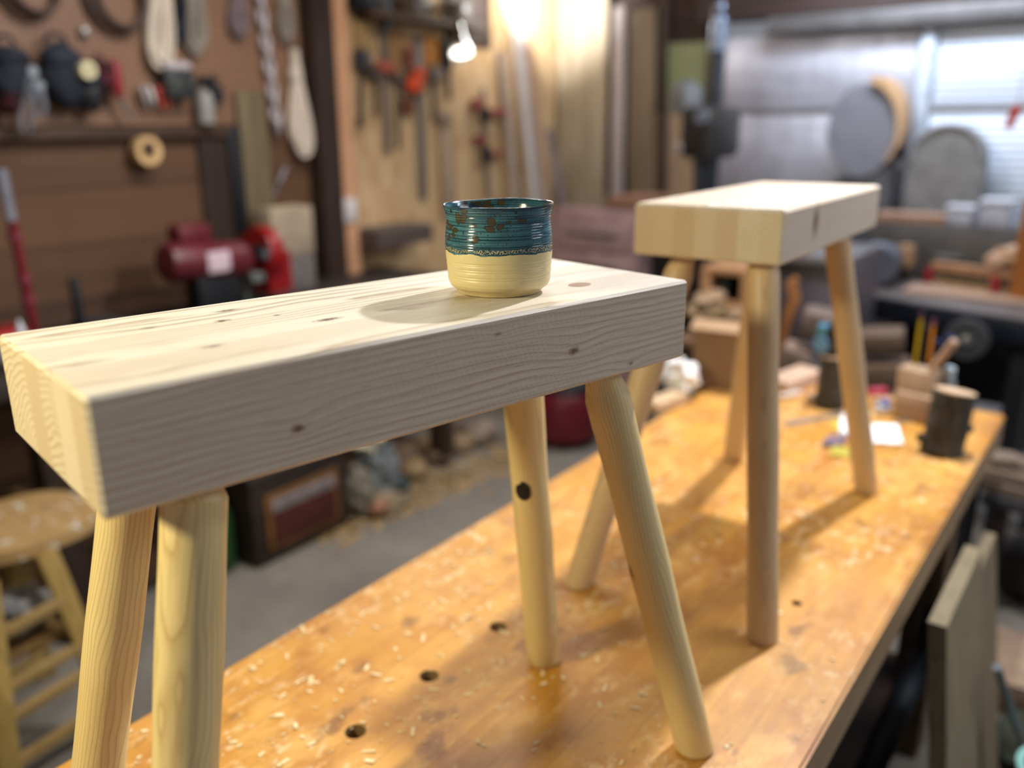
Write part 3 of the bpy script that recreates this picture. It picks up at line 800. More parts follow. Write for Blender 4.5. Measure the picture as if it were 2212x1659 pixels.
p = at(318, 326, x=XW + .03); root = thing('tape_roll', (XW + .03, p.y, p.z - .05), 'large cream masking tape roll hanging below the pegboard ledge', 'tape')
m = MB(); m.lathe((XW, p.y, p.z), [(.024, 0), (.050, 0), (.050, .045), (.024, .045), (.024, 0)], 36, (1, 0, 0), cap=False); m.build('tape', plain('#d2ad78', .6), root)
m = MB(); m.cone((WX + .001, p.y - .006, p.z + .004), (XW + .060, p.y - .006, p.z + .012), .021, .021, 16); m.build('peg', DKWOOD, root)
a = at(617, 362, x=XW); b_ = at(585, 435, x=XW)
root = thing('screwdriver', (XW, (a.y + b_.y) / 2, min(a.z, b_.z)), 'grey screwdriver hanging under the cream rope hank', 'screwdriver')
m = MB(); m.tube([a, a.lerp(b_, .4)], [.009, .010], 10); m.build('handle', plain('#8d8990', .4), root)
m = MB(); m.tube([a.lerp(b_, .4), b_], [.005, .004], 8); m.build('blade', STEEL, root)
# light switch on the stud
root, (y0, y1, z0, z1) = leaf_box('switch_box', 'white light switch box at the foot of the pale stud', 'switch', 738, 430, 772, 478, WX + .03, .06, plain('#c9c2c2', .5), .004)
m = MB(); m.boxr(WX + .09, WX + .10, (y0 + y1) / 2 - .006, (y0 + y1) / 2 + .006, (z0 + z1) / 2 - .012, (z0 + z1) / 2 + .012, .003); m.build('toggle', plain('#e8e4e0', .4), root)

# ------------------------------------------------------------------ wall bench with the grinder
LBX = -2.46
WB = thing('wall_bench', (-2.74, 1.4, 0), 'dark wall bench carrying the red bench grinder', 'workbench')
m = MB(); m.boxr(WX + .003, LBX, -.9, 3.0, ZB - .06, ZB, .004); m.build('top', wood('#3b302b', '#2a221f', 'y', 30), WB)
for y in (-.7, 1.1, 2.85):
    m = MB(); m.boxr(LBX - .1, LBX - .02, y - .04, y + .04, 0, ZB - .06); m.build('leg', DKWOODZ, WB)
m = MB(); m.boxr(WX + .02, LBX - .12, -.85, 2.95, .02, .05); m.build('lower_shelf', DKWOOD, WB)
gx = -2.70
def gp(px, py): return at(px, py, x=gx)
c0, c1 = gp(352, 568), gp(528, 560); r_ = 44 / ppm(c0)
GR = thing('bench_grinder', (gx, (c0.y + c1.y) / 2, ZB), 'red bench grinder with round wheel guard and white label', 'grinder')
m = MB(); m.lathe(c0, [(r_ * .5, 0), (r_ * .9, .008), (r_, .03), (r_, (c1 - c0).length - .03), (r_ * .85, (c1 - c0).length)], 36, (c1 - c0)); m.build('motor_body', plain('#5e2028', .38, 0, .15), GR)
p = gp(415, 500); m = MB(); m.boxr(gx - .05, gx + .03, p.y - .07, p.y + .06, p.z - .05, p.z + .025, .012); m.build('switch_housing', plain('#5e1a20', .45), GR)
g = gp(566, 545); R_ = 56 / ppm(g)
d = (c1 - c0).normalized()
m = MB(); m.lathe(g - d * .03, [(R_ * .35, 0), (R_ * .95, .0), (R_, .008), (R_, .052), (R_ * .95, .06), (R_ * .35, .06)], 40, d); m.build('wheel_guard', plain('#8c1217', .35, 0, .12), GR)
m = MB(); a = gp(552, 560); b_ = gp(590, 655); m.prism([(gx - .05, a.y + .01, a.z), (gx - .05, g.y + R_ * .85, g.z), (gx - .05, g.y + R_ * .85, ZB + .05), (gx - .05, g.y - .02, ZB + .05)], (.11, 0, 0)); m.build('guard_apron', plain('#841519', .4), GR)
m = MB(); m.cone(g + Vector((.0, -.02, .005)), g + Vector((.075, -.04, .005)), .03, .027, 24); m.build('hub', BLACK, GR)
m = MB(); m.cone(g + Vector((.07, -.038, .005)), g + Vector((.082, -.041, .005)), .017, .015, 16); m.build('nut', STEEL, GR)
y0, y1, z0, z1 = wall_rect(450, 546, 498, 584, gx + r_); m = MB(); m.boxr(gx + r_ * .85, gx + r_ * 1.02, y0, y1, z0, z1, .003); m.build('label_plate', plain('#c9b2bb', .5), GR)
m = MB(); m.boxr(gx - .07, gx + .07, c0.y + .07, c1.y - .03, ZB, ZB + .02, .004); m.boxr(gx - .045, gx + .045, c0.y + .1, c1.y - .06, ZB + .02, c0.z - r_ * .7, .004); m.build('base', BLACK, GR)
a = gp(530, 590); m = MB(); m.boxr(gx - .02, gx + .07, a.y - .02, a.y + .035, a.z - .03, a.z + .005, .004); m.boxr(gx - .02, gx, a.y - .01, a.y + .01, ZB + .02, a.z); m.build('tool_rest', plain('#7f8480', .4, .5), GR)
# paper sack behind grinder
y0, y1, z0, z1 = wall_rect(578, 452, 668, 640, -2.86)
root = thing('carton', (-2.86, (y0 + y1) / 2, ZB), 'pale beige carton with a grey lower half behind the red grinder', 'box')
m = MB(); m.boxr(-2.93, -2.82, y0, y1, (z0 + z1) / 2, z1, .006); m.build('upper_half', plain('#a2907a', .7, 0, .2), root)
m = MB(); m.boxr(-2.93, -2.825, y0 + .004, y1 - .004, ZB, (z0 + z1) / 2, .004); m.build('lower_half', plain('#6f6763', .7, 0, .25), root)
m = MB(); m.boxr(-2.90, -2.85, y0 + .03, y1 - .03, z1, z1 + .004); m.build('flap', plain('#b7a68d', .7), root)
# leaning pipe clamp
a = at(2, 365, x=-2.62); b_ = at(72, 690, x=-2.62); b_.z = ZB + .0
root = thing('pipe_clamp', (b_.x, b_.y, ZB), 'tall dark red pipe clamp with a chrome end leaning at the bench end', 'clamp')
m = MB(); m.tube([a.lerp(b_, .25), b_ + Vector((0, 0, .012))], .014, 14); m.build('pipe', plain('#6c1a22', .4, 0, .2), root)
m = MB(); m.tube([a, a.lerp(b_, .26)], [.017, .016], 14); m.build('chrome_end', plain('#b9bcc8', .25, .8), root)
for f in (.33, .55, .66, .86):
    m = MB(); q = a.lerp(b_, f); m.tube([q, a.lerp(b_, f + .03)], .020, 14); m.build('collar', plain('#7d3540', .4), root)
# bits on the bench end
root = thing('glue_bottle', at(46, 722, x=-2.45) * 0 + Vector((-2.52, at(46, 722, x=-2.52).y, ZB)), 'white glue bottle on the wall bench end', 'bottle')
p = Vector(root.location); m = MB(); m.lathe(p, [(.024, 0), (.03, .004), (.03, .07), (.024, .09), (.011, .10)], 28); m.build('body', plain('#cfd2dc', .4), root)
m = MB(); m.lathe(p + Vector((0, 0, .10)), [(.012, 0), (.011, .014), (.004, .04), (.002, .045)], 20); m.build('nozzle', plain('#d7dae2', .4), root)
p = at(14, 700, x=-2.66); m = MB(); m.boxr(-2.76, -2.62, p.y - .08, p.y + .055, ZB, ZB + .07, .008); root = thing('plastic_tub', (-2.69, p.y, ZB), 'grey tub with a red lid on the wall bench end', 'tub')
m.build('body', plain('#8b8784', .5), root); m = MB(); m.boxr(-2.765, -2.615, p.y - .085, p.y + .06, ZB + .07, ZB + .09, .006); m.build('lid', plain('#b02a2e', .4), root)
p = at(172, 690, x=-2.7); root = thing('tool_stand', (-2.7, p.y, ZB), 'thin black upright tool stand on the wall bench', 'stand')
m = MB(); m.lathe((-2.7, p.y, ZB), [(.045, 0), (.045, .012), (.02, .018)], 24); m.build('base', BLACK, root)
m = MB(); m.boxr(-2.714, -2.686, p.y - .012, p.y + .012, ZB + .016, at(172, 600, x=-2.7).z, .003); m.build('post', BLACK, root)
root, _ = leaf_box('steel_tray', 'low dark grey steel tray lying by the black tool stand', 'tray', 205, 655, 285, 690, -2.74, .16, plain('#38393e', .5, .3))
# moving _ to bench level: tray rests on the bench
for ch in root.children: ch.location.z = ZB - _[2] if abs(ZB - _[2]) < .2 else 0

# ------------------------------------------------------------------ bar clamps on the chipboard
def bar_clamp(label, top, bot, heads, barw, barm, headm, handle=None, group='bar clamps on the chipboard wall'):
    a, b_ = at(*top, x=XW), at(*bot, x=XW); k = ppm(a); w = barw / k
    root = thing('hanging_clamp', (XW, (a.y + b_.y) / 2, min(a.z, b_.z)), label, 'clamp', group)
    dv = (b_ - a); mid = (a + b_) / 2; tilt = math.atan2(dv.y, -dv.z)
    m = MB(); m.box((XW + .01, mid.y, mid.z), (.010, w, dv.length), Euler((tilt, 0, 0)), .002); m.build('bar', barm, root)
    for (px, py, wp, hp_) in heads:
        c = at(px, py, x=XW + .02); m = MB(); m.box((XW + .022, c.y, c.z), (.045, wp / k, hp_ / k), Euler((tilt, 0, 0)), .006); m.build('jaw', headm, root)
    if handle:
        px, py, wp, hp_, hm = handle; c = at(px, py, x=XW + .05); m = MB()
        m.tube([(XW + .05, c.y, c.z + hp_ / k / 2), (XW + .05, c.y, c.z + hp_ / k / 4), (XW + .05, c.y, c.z - hp_ / k / 2)], [wp / k / 2.4, wp / k / 2, wp / k / 2.2], 12); m.build('handle', hm, root)
    return root
GB = plain('#7a736c', .5, .4); DB = plain('#4d4641', .5, .3)
bar_clamp('grey bar clamp with a faded red jaw, next to the pale stud', (818, -40), (836, 330), [(832, 145, 44, 24)], 17, GB, plain('#a4503c', .5), (838, 30, 20, 60, plain('#55585f', .5)))
bar_clamp('brown iron bar clamp hanging closest to the pale stud', (776, 100), (778, 275), [(782, 130, 36, 38)], 12, DB, plain('#3a3638', .5), (778, 262, 14, 22, DKWOODZ))
bar_clamp('dark bar clamp between the two clamps with red jaws', (806, 140), (808, 250), [(806, 160, 18, 20)], 10, DB, plain('#4b423d', .5))
bar_clamp('long grey bar clamp with the bright orange jaw', (900, 80), (912, 430), [(893, 182, 38, 32), (903, 160, 26, 24)], 22, GB, plain('#d2491d', .45), (884, 120, 16, 40, plain('#7a2c20', .5)))
bar_clamp('long brown bar clamp beside the orange one', (873, 110), (876, 250), [(880, 230, 18, 34)], 12, DB, plain('#6b3b2b', .5))
bar_clamp('dark iron clamp hanging under the orange scrap board', (930, 140), (936, 262), [(940, 160, 34, 26)], 13, DB, plain('#6e6058', .5))
bar_clamp('black thin clamp hanging beneath the chrome lamp', (962, 110), (968, 215), [(962, 120, 20, 60)], 12, BLACK, BLACK)
bar_clamp('tall grey bar clamp standing on end beside the long brown clamp', (958, 240), (968, 470), [(960, 260, 26, 20)], 40, plain('#a38a72', .6), plain('#8d7762', .6))
bar_clamp('slim clamp with a red upper jaw and black handle, by the white boards', (1040, 190), (1046, 330), [(1030, 225, 30, 22), (1072, 242, 60, 14)], 10, GB, plain('#8c4440', .5), (1048, 250, 20, 34, BLACK))
bar_clamp('slim clamp with a dull red jaw and black handle, lowest by the white boards', (1044, 300), (1052, 430), [(1036, 302, 26, 20), (1066, 335, 50, 12)], 10, GB, plain('#7f3d38', .5), (1052, 336, 22, 34, BLACK))
bar_clamp('long thin iron bar clamp hanging close under the black pair of jaws', (855, 160), (858, 320), [(858, 170, 20, 16)], 9, DB, plain('#5a5048', .5))
# scrap boards and shelf above
def flat_board(label, px0, py0, px1, py1, mat, x0=WX + .016, dep=.018, name='scrap_board'):
    y0, y1, z0, z1 = wall_rect(px0, py0, px1, py1, x0 + dep); m = MB(); m.boxr(x0, x0 + dep, y0, y1, z0, z1, .002)
    return tag(m.build(name, mat, None, False), label, 'board')
flat_board('yellowish scrap board hanging near the pale stud', 768, 50, 806, 112, wood('#a98a5c', '#8d7048', 'z', 40))
flat_board('orange scrap board hanging beside the chrome lamp', 918, 78, 950, 140, wood('#c98a45', '#b07034', 'z', 40))
flat_board('tan strip of wood hanging between the grey and the orange clamps', 842, 60, 872, 175, wood('#a07a4c', '#87633c', 'z', 40))
y0, y1, z0, z1 = wall_rect(800, -10, 990, 36, WX + .12)
m = MB(); m.boxr(WX + .015, WX + .14, y0, y1 + .2, z0, z0 + .03, .003)
tag(m.build('high_shelf', wood('#5a4433', '#44321f', 'y', 30), None, False), 'dark shelf above the hanging bar clamps', 'shelf')
flat_board('dark brown board added to darken the wall behind the chrome lamp', 966, -40, 1062, 92, wood('#453831', '#332822', 'z', 30))  # added sheet, darkens the too bright top of the chipboard
flat_board('dark grey board added to darken the wall behind the shelf cases', 772, -60, 905, 30, wood('#2d2523', '#201a19', 'z', 30))  # second added sheet, darkens the wall around the high shelf
for i, (px, w, h, c, l) in enumerate(((778, 46, 60, '#14161c', 'black'), (880, 60, 34, '#4d3c28', 'brown'), (985, 44, 40, '#5a4a42', 'grey brown'))):
    p = at(px, 0, x=WX + .08); k = ppm(p); m = MB(); m.boxr(WX + .03, WX + .13, p.y - w / k / 2, p.y + w / k / 2, z0 + .03, z0 + .03 + h / k, .006)
    root = thing('storage_case', (WX + .08, p.y, z0 + .03), '%s case standing on the dark shelf above the clamps' % l, 'case'); m.build('body', plain(c, .6), root)
    q = MB(); q.boxr(WX + .131, WX + .136, p.y - .012, p.y + .012, z0 + .03 + h / k * .55, z0 + .03 + h / k * .75, .002); q.build('latch', STEEL, root)
y0, y1, z0, z1 = wall_rect(815, 500, 935, 520, WX + .2)
m = MB(); m.boxr(WX + .016, WX + .2, y0, y1, z0, z1, .003)
tag(m.build('wall_shelf', wood('#5d5049', '#463b36', 'y', 30), None, False), 'short grey shelf low on the chipboard wall', 'shelf')

# ------------------------------------------------------------------ clamp lamp and corner lamp
lx = -2.62
p0, p1 = at(1000, 72, x=lx), at(998, 116, x=lx)
ax_ = (CAM - p1).normalized() * .38 + Vector((.22, -.1, -.95)); ax_.normalize()
LAMP = thing('clamp_lamp', tuple(p1), 'chrome clamp lamp with a lit white face over the clamps', 'lamp')
k = ppm(p1); rr = 25 / k
m = MB(); m.lathe(p1 - ax_ * .10, [(.018, 0), (.024, .02), (rr * .6, .05), (rr * .98, .10), (rr * .93, .10), (rr * .55, .052), (.02, .025)], 36, ax_, cap=False); m.build('shade', CHROME, LAMP)
m = MB(); m.lathe(p1 - ax_ * .012, [(.0005, .006), (rr * .5, .004), (rr * .9, 0)], 32, ax_, cap=False); m.build('bulb', glow('#fff6e6', 6), LAMP)
m = MB(); m.lathe(p1 - ax_ * .17, [(.012, 0), (.017, .01), (.019, .06), (.018, .075)], 24, ax_); m.build('socket', CHROME, LAMP)
a = p1 - ax_ * .16; w0 = Vector((WX + .02, a.y + .10, a.z + .10))
m = MB(); m.tube([a, a.lerp(w0, .5) + Vector((0, 0, .03)), w0], .007, 10); m.build('arm', STEEL, LAMP)
m = MB(); m.box(w0 + Vector((.02, 0, 0)), (.05, .03, .09), None, .006); m.build('clamp', STEEL, LAMP)
cl = at(1114, -14, x=-2.80)
CL = thing('shop_bulb', tuple(cl), 'glaring white lamp high in the corner over the leaning boards', 'lamp')
m = MB(); m.lathe(cl, [(.014, .075), (.016, .06), (.032, .02), (.036, -.005), (.028, -.03), (.012, -.042), (.001, -.044)], 28); m.build('bulb', glow('#fdfcf4', 60), CL)
m = MB(); m.lathe(cl, [(.017, .07), (.018, .13), (.012, .135)], 20); m.build('socket', plain('#dddddd', .5), CL)
m = MB(); m.tube([cl + Vector((0, 0, .13)), Vector((cl.x, cl.y, CZ - .001))], .004, 8); m.build('cord', BLACK, CL)

# ------------------------------------------------------------------ boards leaning in the corner
def lean(label, xb, yb, xt, yt, zt__, wid, thick, mat, rz=.0, name='leaning_board', z0=0.0):
    """board standing on the floor at (xb,yb), leaning to (xt,yt) at height zt"""
    B = Vector((xb, yb, z0)); T = Vector((xt, yt, zt__)); d = (T - B); L = d.length; zq = d.normalized()
    wq = Vector((math.cos(rz), math.sin(rz), 0)); wq = (wq - zq * wq.dot(zq)).normalized(); nq = zq.cross(wq)
    R = Matrix((wq, nq, zq)).transposed(); m = MB(); b = bmesh.new(); bmesh.ops.create_cube(b, size=1)
    for v in b.verts: v.co = Vector((v.co.x * wid, v.co.y * thick, (v.co.z + .5) * L))
    m._merge(b); o = m.build(name, mat, None, False, True); o.location = B; o.rotation_euler = R.to_euler()
    return tag(o, label, 'board')
def lean_px(label, ptop, pbot, wpx, thick, mat, xt=None, xb=None, yt=None, yb=None, name='leaning_board'):
    if xt is not None: T, Q, rz = at(*ptop, x=xt), at(*pbot, x=xb), PI / 2
    else: T, Q, rz = at(*ptop, y=yt), at(*pbot, y=yb), 0
    d = (Q - T); f = (0 - T.z) / d.z; B = T + d * f
    if xt is not None: B.x = min(B.x, xt + .32)
    return lean(label, B.x, B.y, T.x, T.y, T.z, wpx / ppm(T), thick, mat, rz, name)
WB1 = wood('#cfc8c2', '#b3a8a2', 'z', 40)
xw = WX + .035
lean_px('white painted board leaning beneath the glaring corner lamp', (1118, 62), (1158, 430), 36, .02, WB1, xw, xw + .09)
lean_px('thin brown batten leaning beside the white painted board', (1138, 70), (1180, 430), 12, .02, wood('#b5917a', '#977560', 'z', 40), xw + .03, xw + .16)
lean_px('pale batten leaning between the lowest red clamp and the white board', (1082, 110), (1116, 440), 24, .018, wood('#b39f90', '#94806f', 'z', 40), xw, xw + .07)
lean_px('grey brown batten leaning low before the plywood sheet', (1186, 280), (1214, 440), 14, .02, wood('#8d7f7c', '#77696a', 'z', 40), yt=4.30, yb=4.24)
lean_px('tall stained plywood sheet leaning under the corner lamp', (1262, -120), (1256, 440), 126, .018, wood('#a99880', '#85735a', 'z', 18), yt=4.57, yb=4.50, name='plywood_sheet')
lean_px('slim pale post standing between the plywood sheet and the dark panel', (1339, 15), (1332, 440), 24, .03, wood('#b0a198', '#968681', 'z', 30), yt=4.53, yb=4.49)
lean_px('dark brown panel leaning beside the slim pale post', (1388, 20), (1384, 440), 66, .02, wood('#7a6650', '#5f4d38', 'z', 30), yt=4.58, yb=4.545)
lean_px('narrow dark post at the edge of the green board', (1436, -20), (1432, 440), 14, .03, DKWOODZ, yt=4.58, yb=4.56)
# shelf board behind far stool, red tool chest
a, b_ = at(1310, 425, y=3.95), at(1425, 412, y=3.95)
root = thing('side_table', ((a.x + b_.x) / 2, 4.05, 0), 'reddish wooden side table under the leaning panels', 'table')
m = MB(); m.boxr(a.x, b_.x, 3.95, 4.26, a.z - .05, a.z, .004); m.build('top', wood('#a97f68', '#8d6853', 'x', 40), root)
for x in (a.x + .05, b_.x - .05):
    for y in (3.99, 4.22):
        m = MB(); m.boxr(x - .025, x + .025, y - .025, y + .025, 0, a.z - .05); m.build('leg', DKWOODZ, root)
a, b_ = at(1195, 450, y=3.74), at(1372, 580, y=3.74)
root = thing('tool_chest', ((a.x + b_.x) / 2, 3.82, 0), 'faded red metal tool chest behind the cup', 'chest')
m = MB(); m.boxr(a.x, b_.x, 3.74, 3.92, .0, a.z, .012); m.build('body', plain('#a08080', .6, .1, .25), root)
for i in range(4):
    z = a.z - .06 - i * .16; m = MB(); m.boxr(a.x + .02, b_.x - .02, 3.725, 3.741, z - .13, z, .004); dr = m.build('drawer', plain('#a38483', .5, .1, .2), root)
    m = MB(); m.boxr(a.x + .09, b_.x - .09, 3.71, 3.726, z - .06, z - .045, .003); m.build('handle', STEEL, dr)
a = at(1235, 960, z=0.0)
root = thing('shop_vacuum', (a.x - .05, a.y + .02, 0), 'dark red shop vacuum drum on the floor past the front stool', 'vacuum')
p = Vector(root.location); p_vac = p.copy(); m = MB(); m.lathe(p + Vector((0, 0, .03)), [(.14, 0), (.165, .02), (.18, .12), (.175, .24), (.15, .27)], 36); m.build('drum', plain('#611723', .35, 0, .2), root)
m = MB(); m.lathe(p + Vector((0, 0, .30)), [(.165, 0), (.17, .02), (.15, .06), (.09, .10), (.02, .11)], 36); m.build('motor_head', BLACK, root)
for i in range(4):
    q = p + Vector((.13 * math.cos(i * PI / 2 + .5), .13 * math.sin(i * PI / 2 + .5), 0)); m = MB(); m.lathe(q, [(.012, 0), (.02, .01), (.02, .03), (.008, .04)], 16); m.build('caster', BLACK, root)

# ------------------------------------------------------------------ drill press
dy = 3.95
def dp(px, py): return at(px, py, y=dy)
q = dp(1545, 200); DX = q.x
DP = thing('drill_press', (DX, dy, 0), 'dark drill press with bright column beside the silver door', 'drill press')
k = ppm(q)
m = MB(); m.cone((DX, dy, .03), (DX, dy, dp(1540, 20).z), .032, .032, 24); m.build('column', plain('#4a4d55', .35, .8), DP)
m = MB(); m.cone((DX, dy, dp(1540, 110).z), (DX, dy, dp(1540, 50).z), .040, .040, 24); m.cone((DX, dy, dp(1540, 48).z), (DX, dy, dp(1540, 10).z), .036, .022, 24); m.build('column_cap', plain('#8f9db3', .3, .7), DP)
h0, h1 = dp(1520, 340).z, dp(1520, 230).z
m = MB(); m.box((DX - .01, dy, (h0 + h1) / 2), (.19, .30, h1 - h0), None, .035); m.build('head', plain('#3a3431', .45, .3), DP)
p = dp(1494, 215); m = MB(); m.lathe((p.x, dy - .05, p.z - .07), [(.02, 0), (.07, .01), (.075, .07), (.07, .12), (.03, .15)], 32); m.build('pulley_cover', plain('#84868a', .4, .5), DP)
p = dp(1500, 318); m = MB(); m.lathe((p.x, dy - .16, p.z), [(.005, 0), (.022, .006), (.026, .02), (.018, .03)], 20, (0, -1, 0)); m.build('feed_knob', plain('#a09690', .4), DP)
p = dp(1548, 252); m = MB(); m.cone((p.x, dy - .18, p.z), (p.x, dy - .12, p.z), .030, .034, 24); m.build('depth_stop', plain('#9aa5b8', .3, .6), DP)
p = dp(1558, 300); m = MB(); m.lathe((p.x - .01, dy - .12, p.z - .10), [(.02, 0), (.062, .012), (.068, .08), (.06, .17), (.03, .19)], 32); m.build('motor', plain('#231f1f', .5), DP)
m = MB(); m.cone((DX - .02, dy - .08, dp(1520, 420).z), (DX - .02, dy - .08, h0), .024, .034, 20); m.build('spindle', plain('#4d5157', .35, .7), DP)
m = MB(); tz = dp(1520, 470).z; m.boxr(DX - .15, DX + .15, dy - .24, dy + .06, tz - .04, tz, .006); m.build('table', plain('#57595c', .4, .6), DP)
m = MB(); m.boxr(DX - .17, DX + .17, dy - .22, dy + .1, 0, .05, .01); m.build('base', DKSTEEL, DP)

# ------------------------------------------------------------------ round-topped machine cover with wooden rim
by = 4.40
def bp(px, py): return at(px, py, y=by)
c = bp(1868, 320); k = ppm(c)
BS = thing('bandsaw', (c.x, by, 0), 'grey bandsaw with an oval wheel cover edged in tan wood', 'bandsaw')
c = bp(1868, 282); hw = 72 / k; hz = 96 / k; zc = c.z; zlow = bp(1868, 372).z
m = MB(); pts = [(c.x + hw * math.cos(2 * PI * i / 56), by - .05, zc + hz * math.sin(2 * PI * i / 56)) for i in range(56)]
m.prism(pts, (0, .10, 0)); m.build('wheel_cover', plain('#7b7a82', .5, .2, .1), BS)
m = MB(); vs = []; NR = 30
for i in range(NR + 1):
    t = math.radians(82 - 122 * i / NR); wd = .030 * math.sin(PI * min(1, .15 + .85 * i / NR) ** .8) + .006
    for r_, yy in ((1, -.075), (1 + wd / hw, -.075), (1 + wd / hw, .075), (1, .075)):
        vs.append((c.x + hw * r_ * math.cos(t), by + yy, zc + hz * r_ * math.sin(t)))
fs = [(i * 4 + j, i * 4 + (j + 1) % 4, (i + 1) * 4 + (j + 1) % 4, (i + 1) * 4 + j) for i in range(NR) for j in range(4)] + [(3, 2, 1, 0), tuple(NR * 4 + j for j in range(4))]
m._add(vs, fs); m.build('wooden_rim', wood('#c59f78', '#a5815d', 'z', 30), BS)
m = MB(); m.boxr(c.x - .06, c.x + hw, by - .04, by + .08, .5, zlow + .03, .01); m.build('column', plain('#4b4a4e', .5, .3), BS)
m = MB(); z_ = at(1868, 470, y=by).z; m.boxr(c.x - .2, c.x + .12, by - .16, by + .1, z_ - .2, z_ - .16, .005); m.build('table', DKSTEEL, BS)
m = MB(); m.boxr(c.x - .18, c.x + .13, by - .14, by + .12, 0, .5, .02); m.build('stand', plain('#3a3a3d', .5, .3), BS)
p = bp(1830, 395); m = MB(); m.lathe((p.x, by - .06, p.z), [(.004, 0), (.03, .006), (.03, .03), (.012, .04)], 20, (0, -1, 0)); m.build('tension_knob', BLACK, BS)
p = bp(1934, 330); m = MB(); m.lathe((p.x, by - .02, p.z), [(.006, 0), (.026, .006), (.026, .04), (.012, .05)], 20, (1, 0, 0)); m.build('side_knob', BLACK, BS)
# second arch : grey dust hood against the white door
c2 = at(2046, 350, y=4.40); k2 = ppm(c2); m = MB(); r2 = 75 / k2; zt2 = at(2040, 345, y=4.40).z; zl2 = .62
pts = [(c2.x - r2, 4.36, zl2)] + [(c2.x + r2 * math.cos(PI - PI * i / 24), 4.36, zt2 + r2 * math.sin(PI * i / 24)) for i in range(25)] + [(c2.x + r2, 4.36, zl2)]
m.prism(pts, (0, .12, 0)); DH = thing('dust_hood', (c2.x, 4.42, 0), 'grey arched machine hood standing against the white ribbed door', 'machine')
m.build('hood', plain('#7e7b7a', .5, .3, .2), DH)
m = MB(); m.boxr(c2.x - r2 + .02, c2.x + r2 + .03, 4.3, 4.5, 0, zl2, .01); m.build('stand', plain('#4a494b', .5, .3), DH)
m = MB(); m.torus((c2.x, 4.358, zt2), r2 * .96, .012, (0, 1, 0), -PI / 2, PI / 2, 30); m.build('rim', plain('#99989a', .4, .4), DH)

# ------------------------------------------------------------------ black table with lumber, wheel, tray
ta, tb = at(1840, 632, z=.90), at(2230, 694, z=.90)
ang = math.atan2(tb.y - ta.y, tb.x - ta.x)
TB = thing('machine_table', tuple(ta * .5 + tb * .5 - Vector((0, 0, .90))), 'black steel table heaped with pale wood beyond the workbench', 'table', rz=ang)
L_ = (tb - ta).length + .04; dep = .42; TW = Vector(TB.location)
m = MB(); m.boxr(-L_ / 2, L_ / 2, 0, dep, .885, .905, .004); m.build('top', plain('#6b6260', .5, .2, .2), TB, True, True)
m = MB(); m.boxr(-L_ / 2, L_ / 2, -.02, .0, .815, .90, .004); m.build('front_rail', plain('#141925', .45, .2, .15), TB, True, True)
for x in (-L_ / 2 + .04, L_ / 2 - .04):
    for y in (.04, dep - .04):
        m = MB(); m.boxr(x - .03, x + .03, y - .03, y + .03, 0, .885); m.build('leg', BLACK, TB, True, True)
m = MB(); m.boxr(-L_ / 2 + .02, L_ / 2 - .02, .06, dep - .02, .40, .43); m.build('lower_shelf', plain('#2a2a2e', .5, .2), TB, True, True)
m = MB(); m.boxr(-L_ / 2 + .02, L_ / 2 - .02, dep - .03, dep - .01, .43, .80); m.build('back_panel', plain('#17171b', .6), TB, True, True)
def tloc(px, py, z): return at(px, py, z=z)
TZ = .9065
def put_box(name, label, cat, px, py, wpx, hpx, depth, mat, z=TZ, rz=ang, bev=.004):
    p = at(px, py, z=z); k = ppm(p); root = thing(name, tuple(p), label, cat, rz=rz)
    m = MB(); m.boxr(-wpx / k / 2, wpx / k / 2, 0, depth, 0, hpx / k, bev); m.build('body', mat, root, True, True)
    return root, wpx / k, hpx / k
# flat boards on the table
p = at(2030, 640, z=TZ); o = tag(MB().boxr(p.x - .13, p.x + .30, p.y - .02, p.y + .16, TZ, TZ + .014, .002).build('plank', wood('#b89a80', '#97796a', 'x', 40), None, False), 'thin pale plank lying along the front of the black table', 'plank')
# clamp rack with red ends
p = at(2005, 612, z=TZ + .015); k = ppm(p); root = thing('wooden_rack', (p.x, p.y, TZ + .0145), 'slatted wooden rack with red clamp heads on the black table', 'rack', rz=ang)
m = MB(); m.boxr(.0, .36, 0, .05, .055, .085, .004); m.build('top_rail', wood('#b98a66', '#9a6f50', 'x', 40), root, True, True)
m = MB(); m.boxr(.0, .36, .002, .048, 0, .012, .002); m.build('bottom_rail', wood('#c9a57a', '#a98459', 'x', 40), root, True, True)
for i in range(7):
    m = MB(); x = .045 + i * .045; m.boxr(x - .008, x + .008, .006, .044, .012, .055, .002); m.build('slat', wood('#8c7350', '#6e5a3e', 'z', 40), root, True, True)
for x in (.0, .255):
    m = MB(); m.boxr(x - .016, x + .016, -.012, .0, .0, .062, .004); m.build('clamp_head', plain('#8f1e2a', .4), root, True, True)
# carved block, spool holder
rk = Matrix.Rotation(ang, 3, 'Z') @ Vector((.27, .01, 0)) + Vector(root.location); p = Vector((rk.x, rk.y, 0)); root = thing('carved_block', (p.x + .03, p.y + .03, TZ + .102), 'rough carved wooden bowl blank lying on the slatted rack', 'block')
m = MB(); m.blob((p.x + .035, p.y + .03, TZ + .15), (.085, .045, .042), .25, 2.0, 4, 5); m.build('bowl', wood('#d8b493', '#bd9474', 'x', 30), root)
m = MB(); m.blob((p.x - .03, p.y + .0, TZ + .135), (.04, .03, .030), .3, 2, 3, 9); m.build('foot', wood('#d1ae91', '#b48e74', 'x', 30), root)
root, w, h = put_box('orange_board', 'orange brown board standing upright behind the carved block', 'board', 2200, 652, 46, 215, .02, wood('#a9692f', '#8d5425', 'z', 30), z=TZ)
